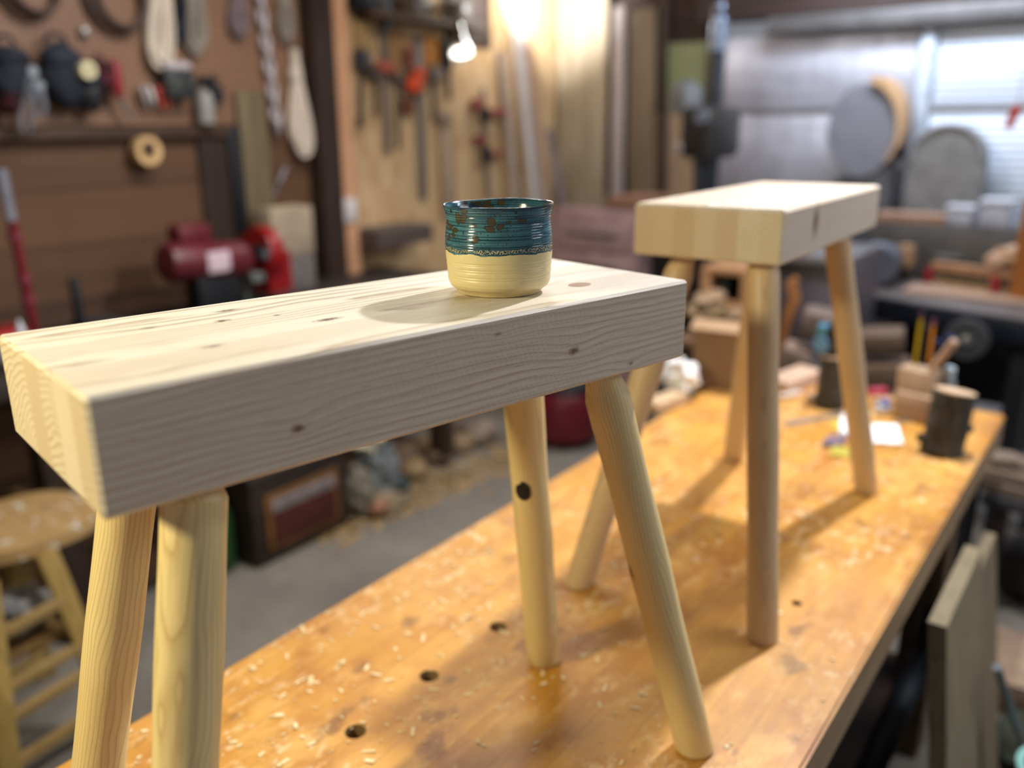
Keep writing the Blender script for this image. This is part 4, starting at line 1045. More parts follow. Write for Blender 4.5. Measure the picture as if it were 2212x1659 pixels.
# handwheel machine
p = at(1874, 625, z=TZ); k = ppm(p); root = thing('bench_motor', (p.x, p.y + .08, TZ), 'grey motor with a round face plate and black hub on the black table', 'motor')
R_ = 48 / k; cz_ = TZ + R_; cy_ = p.y + .08
m = MB(); m.lathe((p.x, cy_ - .02, cz_), [(.02, 0), (R_ * .9, 0), (R_, .012), (R_, .05), (R_ * .8, .06), (R_ * .7, .22), (.03, .24)], 40, (0, 1, 0)); m.build('housing', plain('#6a6d78', .45, .4), root)
m = MB(); m.lathe((p.x - .02, cy_ - .04, cz_), [(.004, 0), (.026, .004), (.03, .02), (.03, .03)], 24, (0, 1, 0)); m.build('hub', BLACK, root)
m = MB(); m.boxr(p.x - .06, p.x + .06, cy_, cy_ + .18, TZ, TZ + R_ * .5, .006); m.build('foot', DKSTEEL, root)
p = at(1950, 606, z=TZ); root = thing('wooden_mallet', (p.x, p.y, TZ), 'round tan wooden mallet standing behind the grey motor', 'mallet')
m = MB(); m.lathe((p.x, p.y, TZ + .055), [(.01, 0), (.034, .006), (.037, .05), (.032, .09), (.01, .095)], 28); m.build('head', wood('#b08d68', '#8f6f4f', 'z', 40), root)
m = MB(); m.cone((p.x, p.y, TZ), (p.x, p.y, TZ + .06), .017, .015, 18); m.build('handle', DKWOODZ, root)
# steel box behind and boards on it
p = at(2030, 560, y=4.03); a, b_ = at(1955, 485, y=4.03), at(2150, 580, y=4.03)
root = thing('steel_cabinet', ((a.x + b_.x) / 2, 4.12, 0), 'dark grey steel cabinet behind the black table', 'cabinet')
m = MB(); m.boxr(a.x - .14, b_.x + .2, 4.06, 4.21, .0, a.z, .008); m.build('body', plain('#55504e', .5, .4, .2), root)
m = MB(); m.boxr(a.x - .08, b_.x + .18, 4.05, 4.061, a.z - .28, a.z - .02, .004); dr = m.build('drawer', plain('#5c5755', .45, .4), root)
m = MB(); m.boxr((a.x + b_.x) / 2 - .05, (a.x + b_.x) / 2 + .05, 4.03, 4.051, a.z - .14, a.z - .12, .004); m.build('handle', STEEL, dr)
CZT = a.z
a2, b2 = at(1890, 470, y=4.05), at(2040, 470, y=4.05)
m = MB(); m.boxr(a2.x, b2.x, 4.065, 4.20, CZT + .001, CZT + .04, .003)
tag(m.build('plank', wood('#b4917a', '#91705c', 'x', 40), None, False), 'pinkish tan plank lying on the steel cabinet', 'plank')
for px, w, h, l in ((2068, 52, 42, 'white plastic tub nearest the tan plank on the cabinet'), (2145, 60, 60, 'white plastic tub beside the orange board on the cabinet')):
    p = at(px, 490, y=4.1); k = ppm(p); root = thing('plastic_tub', (p.x, 4.14, CZT), l, 'tub')
    m = MB(); m.boxr(p.x - w / k / 2, p.x + w / k / 2, 4.09, 4.20, CZT + .0005, CZT + h / k * .8, .01); m.build('body', plain('#b9b9c6', .4), root)
    m = MB(); m.boxr(p.x - w / k / 2 - .004, p.x + w / k / 2 + .004, 4.086, 4.204, CZT + h / k * .8, CZT + h / k, .008); m.build('lid', plain('#cfcfd8', .4), root)
# orange tag on a cord
p = at(2188, 250, y=3.7); root = thing('cord_pull', (p.x, 3.7, p.z - .05), 'orange red pull handle hanging before the white ribbed door', 'handle')
m = MB(); m.tube([p + Vector((.012, 0, .036)), p + Vector((.006, 0, .01)), p + Vector((-.012, 0, -.045))], [.012, .018, .014], 14); m.build('grip', plain('#c8391a', .4), root)
m = MB(); m.tube([p + Vector((.012, 0, .036)), Vector((p.x + .04, 3.7, CZ - .001))], .0025, 6); m.build('cord', plain('#b3ac98', .7), root)

# ------------------------------------------------------------------ things on the workbench behind the far stool
BARK = NT('grey_bark'); P_ = BARK.co(); n_ = BARK.noise(BARK.scale(P_, 70, 70, 18), 1, 5, .7)
BARK.out(BARK.mix(BARK.ramp(n_, [(.3, 0.0), (.7, 1.0)]), '#2b2925', '#57534a'), .9, 0, .2); BARK.bump(n_, .7, .004); BARK = BARK.m
ENDG = NT('pale_end_grain'); P_ = ENDG.co(); X_ = ENDG.xyz(P_)
r__ = ENDG.M('SQRT', ENDG.M('ADD', ENDG.M('MULTIPLY', X_[0], X_[0]), ENDG.M('MULTIPLY', X_[1], X_[1])))
ENDG.out(ENDG.mix(ENDG.M('FRACT', ENDG.M('MULTIPLY', r__, 260)), '#c9ad8d', '#b3947a'), .7); ENDG = ENDG.m
def log_thing(name, label, base, top, r0, r1, seed, stubs=()):
    B, T = Vector(base), Vector(top); root = thing(name, tuple(B), label, 'log')
    d = T - B
    m = MB(); prof = [(r0 * (1 + .03 * math.sin(i * 1.3 + seed)) * (1 - i / 12) + r1 * (i / 12), d.length * i / 12) for i in range(13)]
    m.lathe(B, prof, 32, d, wob=lambda r, h, t, i: (r * (1 + .04 * math.sin(3 * t + seed + h * 20)), h if h > .004 else h - (math.cos(t) * 0)))
    m.build('bark', BARK, root)
    m = MB(); m.lathe(T, [(r1 * .99, -.001), (r1 * .97, .003), (.001, .0035)], 32, d); e = m.build('sawn_end', ENDG, root)
    for (h, a, l, r) in stubs:
        zq = d.normalized(); xq = RT - zq * RT.dot(zq); xq.normalize(); yq = zq.cross(xq)
        dr = xq * math.cos(a) + yq * math.sin(a); q = B + d * h
        m = MB(); m.cone(q + dr * r0 * .7, q + dr * (r0 + l), r, r * .8, 14); m.build('branch_stub', BARK, root)
    return root
b0 = at(2026, 984, z=ZB); k = ppm(b0)
t0 = b0 + UP * (130 / k) * 1.02 + RT * (33 / k)
t0 = at(2060, 852, y=b0.y + .02)
log_thing('branch_log', 'bark covered log with a pale sawn end standing near the bench corner', b0 + Vector((0, .02, 0)), t0 + Vector((0, .02, 0)), 43 / k, 42 / k, 1, ((.45, 0, .012, .010), (.2, PI, .012, .012)))
b1 = at(1793, 880, z=ZB); k = ppm(b1)
t1 = at(1800, 770, y=b1.y)
LOG2 = log_thing('branch_log', 'tall grey bark log with blue items on top, behind the far stool leg', b1, t1, 30 / k, 27 / k, 4)
zt1 = t1.z + .004
p = at(1776, 740, y=b1.y - .012); root = thing('tape_measure', (p.x, p.y, zt1 - .02), 'light blue round tape measure perched on the tall bark log', 'tape measure')
m = MB(); m.lathe((p.x, p.y - .012, p.z - .004), [(.004, 0), (.018, 0), (.020, .004), (.020, .024), (.018, .028), (.004, .028)], 28, (0, 1, 0)); m.build('case', plain('#5e94c4', .4), root)
m = MB(); m.boxr(p.x - .014, p.x + .012, p.y - .01, p.y + .012, p.z + .014, p.z + .046, .006); m.build('clip', plain('#4a86a8', .4), root)
p = at(1806, 728, y=b1.y + .004); root = thing('marker_cup', (p.x, p.y, zt1), 'dark cup of tools on top of the tall bark log', 'cup')
m = MB(); m.lathe((p.x, p.y, zt1), [(.018, 0), (.024, .004), (.027, .07), (.024, .07), (.02, .008)], 24); m.build('cup', plain('#2b2e33', .5), root)
m = MB(); m.tube([(p.x, p.y, zt1 + .01), (p.x - .006, p.y, zt1 + .11)], .006, 10); m.build('marker', plain('#353a3c', .5), root)
# pencil block
p = at(1968, 905, z=ZB); k = ppm(p); PB = thing('pencil_block', (p.x, p.y + .03, ZB), 'pale wooden pencil block holding pencils and blue scissors', 'pencil holder', rz=-.25)
w = 74 / k; h = 108 / k
m = MB(); m.boxr(-w / 2, w / 2, -.028, .028, 0, h, .004); m.build('block', wood('#b79d83', '#9b8069', 'z', 40), PB, True, True)
m = MB(); m.boxr(-w / 2 + .01, w / 2 + .03, -.05, -.028, 0, h * .55, .004); m.build('front_step', wood('#ae927a', '#94795f', 'x', 40), PB, True, True)
BT = ZB + h
def pencil(label, p0, p1, col, tip, r=.0042):
    a, b_ = at(*p0, y=p.y + .02), at(*p1, y=p.y + .03)
    root = thing('pencil', tuple(a), label, 'pencil'); m = MB(); m.cone(a, a.lerp(b_, .86), r, r, 6); m.build('barrel', plain(col, .4), root, False)
    m = MB(); m.cone(a.lerp(b_, .86), b_, r * 1.02, r * .95, 12); m.build('eraser', plain(tip, .5), root)
pencil('yellow pencil with a dark eraser, the tallest in the pale block', (1976, 790), (1992, 672), '#b79a1f', '#4a2f3c')
pencil('orange pencil beside the tall yellow one in the pale block', (2006, 784), (2018, 690), '#c07c1d', '#7a4450')
pencil('thin dark carpenter pencil between the yellow and orange ones', (1990, 785), (2005, 700), '#26262a', '#4d4d52', .0035)
a, b_ = at(2012, 800, y=p.y + .01), at(2062, 738, y=p.y + .0)
root = thing('wooden_stick', tuple(a), 'pale round wooden stick slanting out of the pencil block', 'stick')
m = MB(); m.tube([a, a.lerp(b_, .6), b_, b_ + (b_ - a).normalized() * .004], [.009, .0095, .010, .006], 14); m.build('shaft', wood('#b79a84', '#a2856f', 'z', 40), root)
a = at(2020, 790, y=p.y + .04); root = thing('scissors', tuple(a), 'dark blue handled scissors stuck in the pencil block', 'scissors')
for s, (qx, qy) in enumerate(((2026, 752), (2050, 742))):
    c = at(qx, qy, y=p.y + .04); m = MB(); m.torus(c, .017, .0055, (.1, 1, .1), seg=22, sx=.65); m.build('handle', plain('#1c2a55', .4), root)
    q = MB(); q.tube([c + Vector((-.004, 0, -.016)), a + Vector((0, 0, -.004))], [.006, .004], 8); q.build('blade', STEEL, root)
p_ = at(2050, 812, y=p.y + .05); root = thing('glue_cap_bottle', (p_.x, p_.y, ZB), 'small clear bottle with a pale blue cap behind the bark log', 'bottle')
m = MB(); m.lathe((p_.x, p_.y, ZB), [(.012, 0), (.016, .003), (.016, p_.z - ZB - .012), (.009, p_.z - ZB)], 22); m.build('body', plain('#8d949b', .3), root)
m = MB(); m.lathe((p_.x, p_.y, p_.z), [(.012, 0), (.012, .018), (.008, .022)], 20); m.build('cap', plain('#b9cbd8', .4), root)
# flat papers, ruler and small bits
def sheet(name, label, cat, quad, mat, h=.0012, wav=.0):
    q = [at(*a, z=ZB) for a in quad]; m = MB()
    n = 8; vs = []
    for i in range(n + 1):
        for j in range(n + 1):
            u, v = i / n, j / n
            pt = q[0].lerp(q[1], u).lerp(q[3].lerp(q[2], u), v); vs.append(Vector((pt.x, pt.y, ZB + .0008 + wav * abs(math.sin(u * 5 + v * 3)))))
    fs = [(i * (n + 1) + j, (i + 1) * (n + 1) + j, (i + 1) * (n + 1) + j + 1, i * (n + 1) + j + 1) for i in range(n) for j in range(n)]
    m._add(vs, fs)
    ex = bmesh.ops.extrude_face_region(m.bm, geom=m.bm.faces[:])
    for v in [g_ for g_ in ex['geom'] if isinstance(g_, bmesh.types.BMVert)]: v.co.z += h
    return tag(m.build(name, mat, None), label, cat)
sheet('paper_card', 'white card lying flat beside the far stool foot', 'card', ((1880, 958), (1952, 962), (1938, 920), (1878, 918)), PAPER, .0012, .002)
sheet('paper_scrap', 'crumpled white paper scrap tucked against the far stool leg', 'paper', ((1812, 945), (1842, 948), (1838, 900), (1814, 905)), PAPER, .0012, .012)
sheet('candy_wrapper', 'purple and silver wrapper lying among the papers', 'wrapper', ((1772, 968), (1822, 965), (1830, 948), (1790, 945)), plain('#84707f', .35, .3, .5, 90), .0015, .007)
sheet('paper_note', 'yellow green paper note lying beneath the wrapper', 'paper', ((1790, 985), (1845, 992), (1848, 972), (1800, 966)), plain('#a89c3c', .6), .001, .003)
sheet('paper_note', 'small yellow paper note beside the crumpled white scrap', 'paper', ((1796, 930), (1815, 932), (1822, 908), (1800, 910)), plain('#b9a94a', .6), .001, .003)
def flatbar(name, label, cat, p0, p1, w, h, mat, dz=0):
    a, b_ = at(*p0, z=ZB), at(*p1, z=ZB); d = b_ - a; m = MB()
    m.box(((a.x + b_.x) / 2, (a.y + b_.y) / 2, ZB + h / 2 + .0003 + dz), (d.length, w, h), Euler((0, 0, math.atan2(d.y, d.x))), .001)
    return tag(m.build(name, mat, None, False), label, cat)
flatbar('steel_ruler', 'grey steel ruler lying before the tall bark log', 'ruler', (1695, 918), (1822, 894), .022, .002, plain('#a39a94', .3, .6))
flatbar('steel_ruler', 'short steel rule lying before the pencil block', 'ruler', (1930, 912), (1992, 908), .014, .002, plain('#8c857f', .35, .6))
flatbar('pine_block', 'pinkish pine block lying beyond the bare stool leg', 'block', (1672, 850), (1752, 820), .075, .034, wood('#cdb09c', '#b3927c', 'x', 40))
flatbar('pine_block', 'thin white-edged offcut leaning by the pinkish pine block', 'block', (1685, 862), (1728, 852), .02, .010, wood('#dccfc6', '#c4b0a4', 'x', 40))
flatbar('pine_block', 'small square offcut beside the tall bark log', 'block', (1746, 872), (1762, 866), .02, .022, wood('#cbb09c', '#ae8f7a', 'x', 40))
flatbar('pine_block', 'rounded pine offcut lying under the white cloth', 'block', (1400, 892), (1470, 866), .05, .025, wood('#c8ac8c', '#a88a68', 'x', 40))
flatbar('pink_box', 'small pink and white box lying behind the far stool foot', 'box', (1878, 856), (1912, 853), .025, .018, plain('#a8384f', .5))
flatbar('pine_block', 'long tan offcut lying behind the pencil block', 'block', (1885, 872), (1925, 874), .03, .016, wood('#bd9d80', '#a08065', 'x', 40))
p_ = at(1906, 890, z=ZB); root = thing('glue_pot', (p_.x, p_.y, ZB), 'small white pot with a blue cap beside the white card', 'pot')
m = MB(); m.lathe(p_, [(.014, 0), (.019, .002), (.019, .016), (.013, .018)], 24); m.build('body', plain('#c9c9d2', .4), root)
m = MB(); m.lathe(p_ + Vector((.004, 0, .018)), [(.011, 0), (.011, .010), (.008, .012)], 20); m.build('cap', plain('#2a4fa8', .35), root)
# white cloth and cardboard box behind
p_ = at(1466, 858, z=ZB); root = thing('white_cloth', (p_.x, p_.y, ZB), 'crumpled bright white cloth standing by the bench edge', 'cloth')
m = MB(); k = ppm(p_); m.blob((p_.x, p_.y, ZB + .045), (43 / k, .024, .050), .5, 2.3, 4, 3)
for v in m.bm.verts: v.co.z = max(v.co.z, ZB + .0262)
m.build('folds', PAPER, root)
p_ = at(1552, 842, z=ZB); k = ppm(p_)
root = thing('cardboard_box', (p_.x, p_.y, ZB), 'open brown cardboard box on the far edge of the workbench', 'box', rz=.12)
w, h, dd = 124 / k, 150 / k, .085; CB = plain('#8d7257', .8, 0, .12, 8)
m = MB(); t_ = .004
m.boxr(-w / 2, w / 2, 0, t_, 0, h); m.build('front_panel', CB, root, False, True)
m = MB(); m.boxr(-w / 2, w / 2, dd - t_, dd, 0, h); m.build('rear_panel', CB, root, False, True)
for s in (-1, 1):
    m = MB(); m.boxr(s * w / 2 - t_ * (s > 0), s * w / 2 + t_ * (s < 0), t_, dd - t_, 0, h); m.build('end_panel', plain('#7d644c', .8), root, False, True)
m = MB(); m.boxr(-w / 2 + t_, w / 2 - t_, t_, dd - t_, 0, t_); m.build('bottom', CB, root, False, True)
m = MB(); m.box((0, -.018, h - .008), (w * .98, .045, .003), Euler((.45, 0, 0))); m.build('flap', plain('#9a7c5e', .8), root, False, True)
# picture-frame-like wooden box beyond the bench (on a crate)
a, b_ = at(1515, 575, y=2.75), at(1618, 660, y=2.75)
root = thing('wooden_crate', ((a.x + b_.x) / 2, 2.84, 0), 'tall open wooden crate with a dark opening beyond the cardboard box', 'crate')
WC = wood('#b0845c', '#8f6844', 'x', 40); W_ = b_.x - a.x
m = MB(); m.boxr(a.x, b_.x, 2.75, 2.95, a.z - .022, a.z, .002); m.build('top', WC, root)
for x in (a.x, b_.x - .035):
    m = MB(); m.boxr(x, x + .035, 2.75, 2.95, 0, a.z - .022, .002); m.build('side', wood('#a87c55', '#8a6542', 'z', 40), root)
for z0_, z1_ in ((b_.z - .03, b_.z + .0), (b_.z - .33, b_.z - .30), (.0, .03)):
    m = MB(); m.boxr(a.x + .035, b_.x - .035, 2.75, 2.95, z0_, z1_, .002); m.build('shelf', WC, root)
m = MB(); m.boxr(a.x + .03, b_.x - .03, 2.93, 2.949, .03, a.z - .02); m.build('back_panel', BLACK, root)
m = MB(); p_ = at(1565, 625, y=2.82); m.boxr(p_.x - .03, p_.x + .02, 2.80, 2.88, b_.z, b_.z + .07, .006); root2 = thing('tool_case', (p_.x, 2.84, b_.z), 'dark blue grey case sitting inside the open crate', 'case'); m.build('body', plain('#2a3036', .5), root2)
m = MB(); m.boxr(p_.x - .015, p_.x + .005, 2.795, 2.80, b_.z + .03, b_.z + .04); m.build('latch', STEEL, root2)
# logs/wood chunks stacked beyond
for i, (px, py, w_, h_, c1_, l) in enumerate(((1520, 690, 74, 50, '#b59a74', 'pale split wood chunk stacked against the open crate'), (1590, 700, 60, 40, '#8a7258', 'brown split wood chunk stacked below the crate opening'), (1530, 655, 60, 30, '#9a7e62', 'flat tan wood chunk topmost on the split wood'))):
    p_ = at(px, py, y=2.55); k = ppm(p_); m = MB(); m.blob((p_.x, 2.56, p_.z + h_ / k * .4), (w_ / k / 2, .07, h_ / k / 2), .3, 2, 3, i)
    tag(m.build('wood_chunk', wood(c1_, '#7d6347', 'x', 30), None), l, 'wood')
p_ = at(1555, 730, y=2.55)
root = thing('stool_stand', (p_.x, 2.6, 0), 'low brown stand holding the split wood beyond the bench', 'stand')
m = MB(); m.boxr(p_.x - .13, p_.x + .12, 2.46, 2.70, p_.z - .03, p_.z + .0, .003); m.build('top', wood('#7b5c46', '#5f4635', 'x', 30), root)
for x in (-.11, .10):
    for y in (2.49, 2.67):
        m = MB(); m.boxr(p_.x + x - .018, p_.x + x + .018, y - .018, y + .018, 0, p_.z - .03); m.build('leg', DKWOODZ, root)
# curved wooden saw handle and grey machine body behind the far stool
a = at(1712, 600, y=2.9); b_ = at(1690, 715, y=2.9)
root = thing('frame_saw', (b_.x, 2.9, 0), 'curved orange brown wooden saw frame standing behind the far stool', 'saw')
m = MB(); m.tube([a + Vector((.015, 0, .0)), a.lerp(b_, .1), a.lerp(b_, .35) + Vector((.02, 0, 0)), a.lerp(b_, .7) + Vector((.012, 0, 0)), b_ + Vector((.0, 0, -.03)), Vector((b_.x, 2.9, .26))], [.012, .02, .021, .019, .018, .015], 14); m.build('arm', wood('#a8713f', '#7d4c28', 'z', 30), root)
m = MB(); m.boxr(b_.x - .02, b_.x + .10, 2.885, 2.915, .27, .31, .003); m.build('stretcher', wood('#a8713f', '#7d4c28', 'x', 30), root)
m = MB(); m.boxr(b_.x - .04, b_.x + .12, 2.85, 2.95, .0, .27, .006); m.build('stand', DKWOODZ, root)
a, b_ = at(1672, 548, y=3.02), at(1836, 700, y=3.02)
root = thing('table_saw', ((a.x + b_.x) / 2, 3.17, 0), 'grey table saw body standing behind the far stool legs', 'saw')
m = MB(); m.boxr(a.x, b_.x, 3.02, 3.34, .45, a.z - .02, .012); m.build('body', plain('#57525a', .45, .3, .15), root)
m = MB(); m.boxr(a.x - .04, b_.x - .004, 2.98, 3.37, a.z - .02, a.z + .015, .006); m.build('top', plain('#7b787c', .4, .5), root)
m = MB(); m.boxr(a.x + .02, b_.x - .02, 3.005, 3.021, .62, .74, .004); m.build('front_rail', plain('#8a868a', .4, .5), root)
for x in (a.x + .05, b_.x - .05):
    for y in (3.06, 3.30):
        m = MB(); m.boxr(x - .025, x + .025, y - .025, y + .025, 0, .45); m.build('leg', DKSTEEL, root)
# dark power tools beyond the bench end, under the black table
for i, (px, py, w_, h_, c, l) in enumerate(((1770, 700, 70, 60, '#7d6f6a', 'pinkish grey offcut pile top on the low shelf past the bench'), (1905, 735, 90, 46, '#5c4a3c', 'brown plank end jutting from under the black table'), (1720, 780, 60, 70, '#b09684', 'pale curled shaving bundle standing past the bench end'), (1905, 808, 110, 62, '#6f5843', 'brown slanting plank under the black table rail'))):
    p_ = at(px, py, y=2.62); k = ppm(p_); m = MB()
    m.box((p_.x, 2.62, p_.z), (w_ / k, .10, h_ / k), Euler((.1, .12 * (-1) ** i, .2)), .008)
    tag(m.build('offcut', wood(c, '#5a473a', 'x', 30), None), l, 'offcut')
zs = min(at(1720, 830, y=2.62).z, at(1905, 840, y=2.62).z)
a, b_ = at(1680, 850, y=2.5), at(2120, 880, y=2.5)
root = thing('low_cart', ((a.x + b_.x) / 2, 2.66, 0), 'low grey cart holding offcuts past the workbench end', 'cart')
m = MB(); m.boxr(a.x, b_.x + .02, 2.50, 2.80, zs - .05, zs - .012, .004); m.build('deck', plain('#5b5a5b', .5, .3, .2), root)
for x in (a.x + .04, b_.x - .02):
    for y in (2.53, 2.77):
        m = MB(); m.boxr(x - .02, x + .02, y - .02, y + .02, .05, zs - .05); m.build('leg', DKSTEEL, root)
        m = MB(); m.lathe((x - .012, y, .027), [(.004, 0), (.027, .0), (.027, .024), (.004, .024)], 20, (1, 0, 0)); m.build('caster', BLACK, root)
p_ = at(2086, 735, y=2.9); root = thing('sanding_disc', (p_.x, 2.9, p_.z - .07), 'dark round sanding disc hanging under the black table rail', 'disc')
m = MB(); m.lathe((p_.x, 2.9, p_.z), [(.006, 0), (.06, 0), (.065, .006), (.065, .02), (.02, .03)], 32, (0, 1, 0)); m.build('disc', plain('#2e2d30', .6), root)
m = MB(); m.lathe((p_.x, 2.885, p_.z), [(.002, 0), (.016, .003), (.018, .016)], 20, (0, 1, 0)); m.build('hub', STEEL, root)
m = MB(); m.tube([(p_.x, 2.92, p_.z + .06), (p_.x, 3.0, .83), (p_.x, 3.305, .83)], .006, 8); m.build('bracket', DKSTEEL, root)

# ------------------------------------------------------------------ beside the bench: boards, planks, rods
def side_board(label, top0, top1, xpl, wth, mat, yend=None):
    a, b_ = at(*top0, x=xpl), at(*top1, x=xpl); zt__ = (a.z + b_.z) / 2
    m = MB(); 
    y0_, y1_ = a.y, b_.y
    pts = [(xpl, y0_, zt__), (xpl + wth, y0_, zt__), (xpl + wth + .10, y0_, 0), (xpl + .10, y0_, 0)]
    m.prism(pts, (0, y1_ - y0_, 0))
    return tag(m.build('leaning_board', mat, None, False), label, 'board')
LB = wood('#8f8166', '#766950', 'z', 50)
side_board('grey tan board leaning on the bench side, the wider of two', (2012, 1290), (2078, 1222), -.185, .028, LB)
side_board('narrower grey tan board leaning on the bench side behind the wider one', (2092, 1205), (2122, 1170), -.185, .024, wood('#85765c', '#6b5e48', 'z', 50))
a = at(2092, 1140, x=-.17); m = MB(); m.blob((a.x, a.y + .02, a.z), (.018, .022, .02), .2, 2, 3, 2)
p_ = at(1925, 1540, x=-.27)
a, b_ = at(1990, 1415, x=-.25), at(1880, 1659, x=-.25)
root = thing('vacuum_hose', (b_.x, b_.y, 0), 'dark blue ribbed hose drooping under the bench', 'hose')
m = MB(); e_ = b_ + (b_ - a) * .55; pts = [a + Vector((0, .10, .06)), a + Vector((0, .05, .03)), a, a.lerp(b_, .5) + Vector((0, 0, -.01)), b_, Vector((b_.x, e_.y, max(.22, e_.z)))]
fine = []
for i in range(len(pts) - 1):
    for j in range(10): fine.append(pts[i].lerp(pts[i + 1], j / 10))
m.tube(fine, [.024 + .003 * (i % 2) for i in range(len(fine))], 16); m.build('hose', plain('#1b222c', .5), root)
# plank pile on a low rack
for i, (px, py, z, w_, c1_, c2_, l) in enumerate((
        (2180, 1040, .43, .10, '#94806c', '#7a6755', 'tan plank at the bottom of the small lumber pile'),
        (2190, 1020, .4635, .08, '#8a7562', '#6c5a4b', 'grey brown plank topmost on the small lumber pile'))):
    p_ = at(px - 60, py + 20, z=z); m = MB(); m.box((p_.x + .24, p_.y + .03, z + .016), (.56, w_, .032), Euler((0, 0, -.12)), .003)
    tag(m.build('plank', wood(c1_, c2_, 'x', 40), None, False), l, 'plank', None)
p_ = at(2120, 1060, z=.43)
root = thing('lumber_rack', (p_.x + .24, p_.y + .03, 0), 'dark low rack under the small lumber pile', 'rack')
m = MB(); m.box((p_.x + .26, p_.y + .03, .41), (.5, .16, .035), Euler((0, 0, -.12)), .003); m.build('shelf', plain('#3d3a3b', .6), root)
for x, y in ((.06, .0), (.06, .10), (.46, -.04), (.46, .06)):
    m = MB(); m.boxr(p_.x + x - .015, p_.x + x + .015, p_.y + y - .015, p_.y + y + .015, 0, .393); m.build('leg', DKWOODZ, root)
p_ = at(2150, 1005, z=.5); m = MB(); m.blob((p_.x + .03, p_.y + .02, .520), (.06, .035, .025), .3, 2, 3, 7)
tag(m.build('wood_chunk', wood('#a08c7a', '#806d5d', 'x', 30), None), 'rough pale wood chunk resting on the small lumber pile', 'wood')
# plywood scrap on floor, dark bucket, green bag, grey rod, teal tub
p_ = at(2185, 1420, z=.10); m = MB(); m.boxr(p_.x - .06, p_.x + .40, p_.y - .14, p_.y + .16, .0005, .10, .006)
root = thing('carton', (p_.x + .1, p_.y, 0), 'flat brown carton on the floor past the leaning boards', 'box'); m.build('body', plain('#8f7662', .8, 0, .15), root)
m = MB(); m.boxr(p_.x + .02, p_.x + .08, p_.y - .141, p_.y + .161, .10, .1012); m.build('tape_strip', plain('#a08a72', .4), root)
p_ = at(2175, 1215, z=.17); m = MB(); m.blob((p_.x + .06, p_.y + .12, .12), (.12, .1, .12), .3, 2, 3, 6); tag(m.build('dust_sack', plain('#433d3d', .85, 0, .3), None), 'slumped dark grey sack behind the brown carton', 'sack')
p_ = at(2200, 1500, z=.0); m = MB(); m.blob((p_.x + .1, p_.y - .28, .05), (.14, .12, .055), .3, 2, 3, 8); tag(m.build('garden_sack', plain('#363a2c', .85, 0, .3), None), 'dark green sack lying on the floor before the brown carton', 'sack')
a, b_ = at(2160, 1460, z=.55), at(2216, 1630, z=.28)
m = MB(); m.tube([a + (a - b_) * .1, b_, b_ + (b_ - a) * (b_.z - .01) / (a.z - b_.z)], .008, 10); o = tag(m.build('steel_rod', plain('#6d7178', .4, .6), None), 'thin grey steel rod leaning beside the boards', 'rod')
p_ = at(2224, 1650, z=.35); root = thing('plastic_bin', (p_.x + .06, p_.y, 0), 'pale teal bin on the floor beside the leaning boards', 'bin')
m = MB(); m.lathe((p_.x + .06, p_.y, 0), [(.06, 0), (.075, .34), (.078, .36), (.070, .36), (.056, .01)], 32); m.build('body', plain('#86b9b2', .4), root)
m = MB(); m.torus((p_.x + .06, p_.y, .355), .079, .005, (0, 0, 1)); m.build('rim', plain('#9ccfc8', .4), root)

# ------------------------------------------------------------------ under the wall bench and along the floor
fx = -2.40
a, b_ = at(565, 1235, z=0), at(712, 1125, z=0)
CH = thing('wooden_chest', (fx - .12, (a.y + b_.y) / 2, 0), 'dark wooden chest with a rusty red front panel under the wall bench', 'chest')
yA, yB = a.y, b_.y + .02; zT = .33
m = MB(); m.boxr(fx - .28, fx, yA, yB, 0, zT, .006); m.build('body', wood('#34261f', '#231914', 'y', 30), CH)
m = MB(); m.boxr(fx - .29, fx + .01, yA - .01, yB + .01, zT, zT + .03, .006); m.build('lid', wood('#40332c', '#2e241f', 'y', 30), CH)
m = MB(); m.boxr(fx - .001, fx + .012, yA + .05, yB - .05, .05, zT - .06, .003); m.build('front_frame', wood('#7a5228', '#5d3c1c', 'y', 30), CH)
m = MB(); m.boxr(fx + .010, fx + .016, yA + .075, yB - .075, .07, zT - .13, .002); m.build('red_panel', plain('#45190f', .55, 0, .3), CH)
m = MB(); m.boxr(fx + .010, fx + .018, yA + .075, yB - .075, zT - .13, zT - .08, .003); m.build('label_plate', plain('#7b706f', .5, 0, .4, 30), CH)
p_ = at(525, 1215, z=0.0); root = thing('green_bottle', (fx - .12, yA - .09, 0), 'dark green jug standing beside the wooden chest', 'bottle')
m = MB(); m.lathe((fx - .12, yA - .075, 0), [(.05, 0), (.06, .01), (.06, .2), (.045, .25), (.018, .28), (.018, .31)], 28); m.build('body', plain('#22401f', .35), root)
m = MB(); m.lathe((fx - .12, yA - .075, .31), [(.02, 0), (.02, .025), (.015, .03)], 20); m.build('cap', BLACK, root)
# rag heap: several cloths
RG = (('#7a7263', 'grey brown'), ('#6b6f70', 'blue grey'), ('#c9bfa6', 'cream'), ('#8a7860', 'tan'), ('#3a403e', 'dark green'))
rp = at(785, 1110, z=0); base = Vector((fx - .05, rp.y + .06, 0))
for i, ((dx, dy_, dz, sx, sy, sz), (c, l)) in enumerate(zip(((.02, -.07, .10, .07, .06, .10), (.0, .05, .15, .09, .08, .13), (-.02, .01, .31, .08, .075, .055), (.07, .02, .045, .07, .1, .045), (.06, .10, .07, .05, .06, .05)), RG)):
    m = MB(); m.blob(base + Vector((dx, dy_, dz)), (sx, sy, sz), .5, 2.4, 4, i + 1)
    for v in m.bm.verts: v.co.z = max(v.co.z, .001)
    tag(m.build('rag', plain(c, .9, 0, .3, 30), None), '%s rag in the heap of rags beside the wooden chest' % l, 'rag', 'rag heap on the floor')
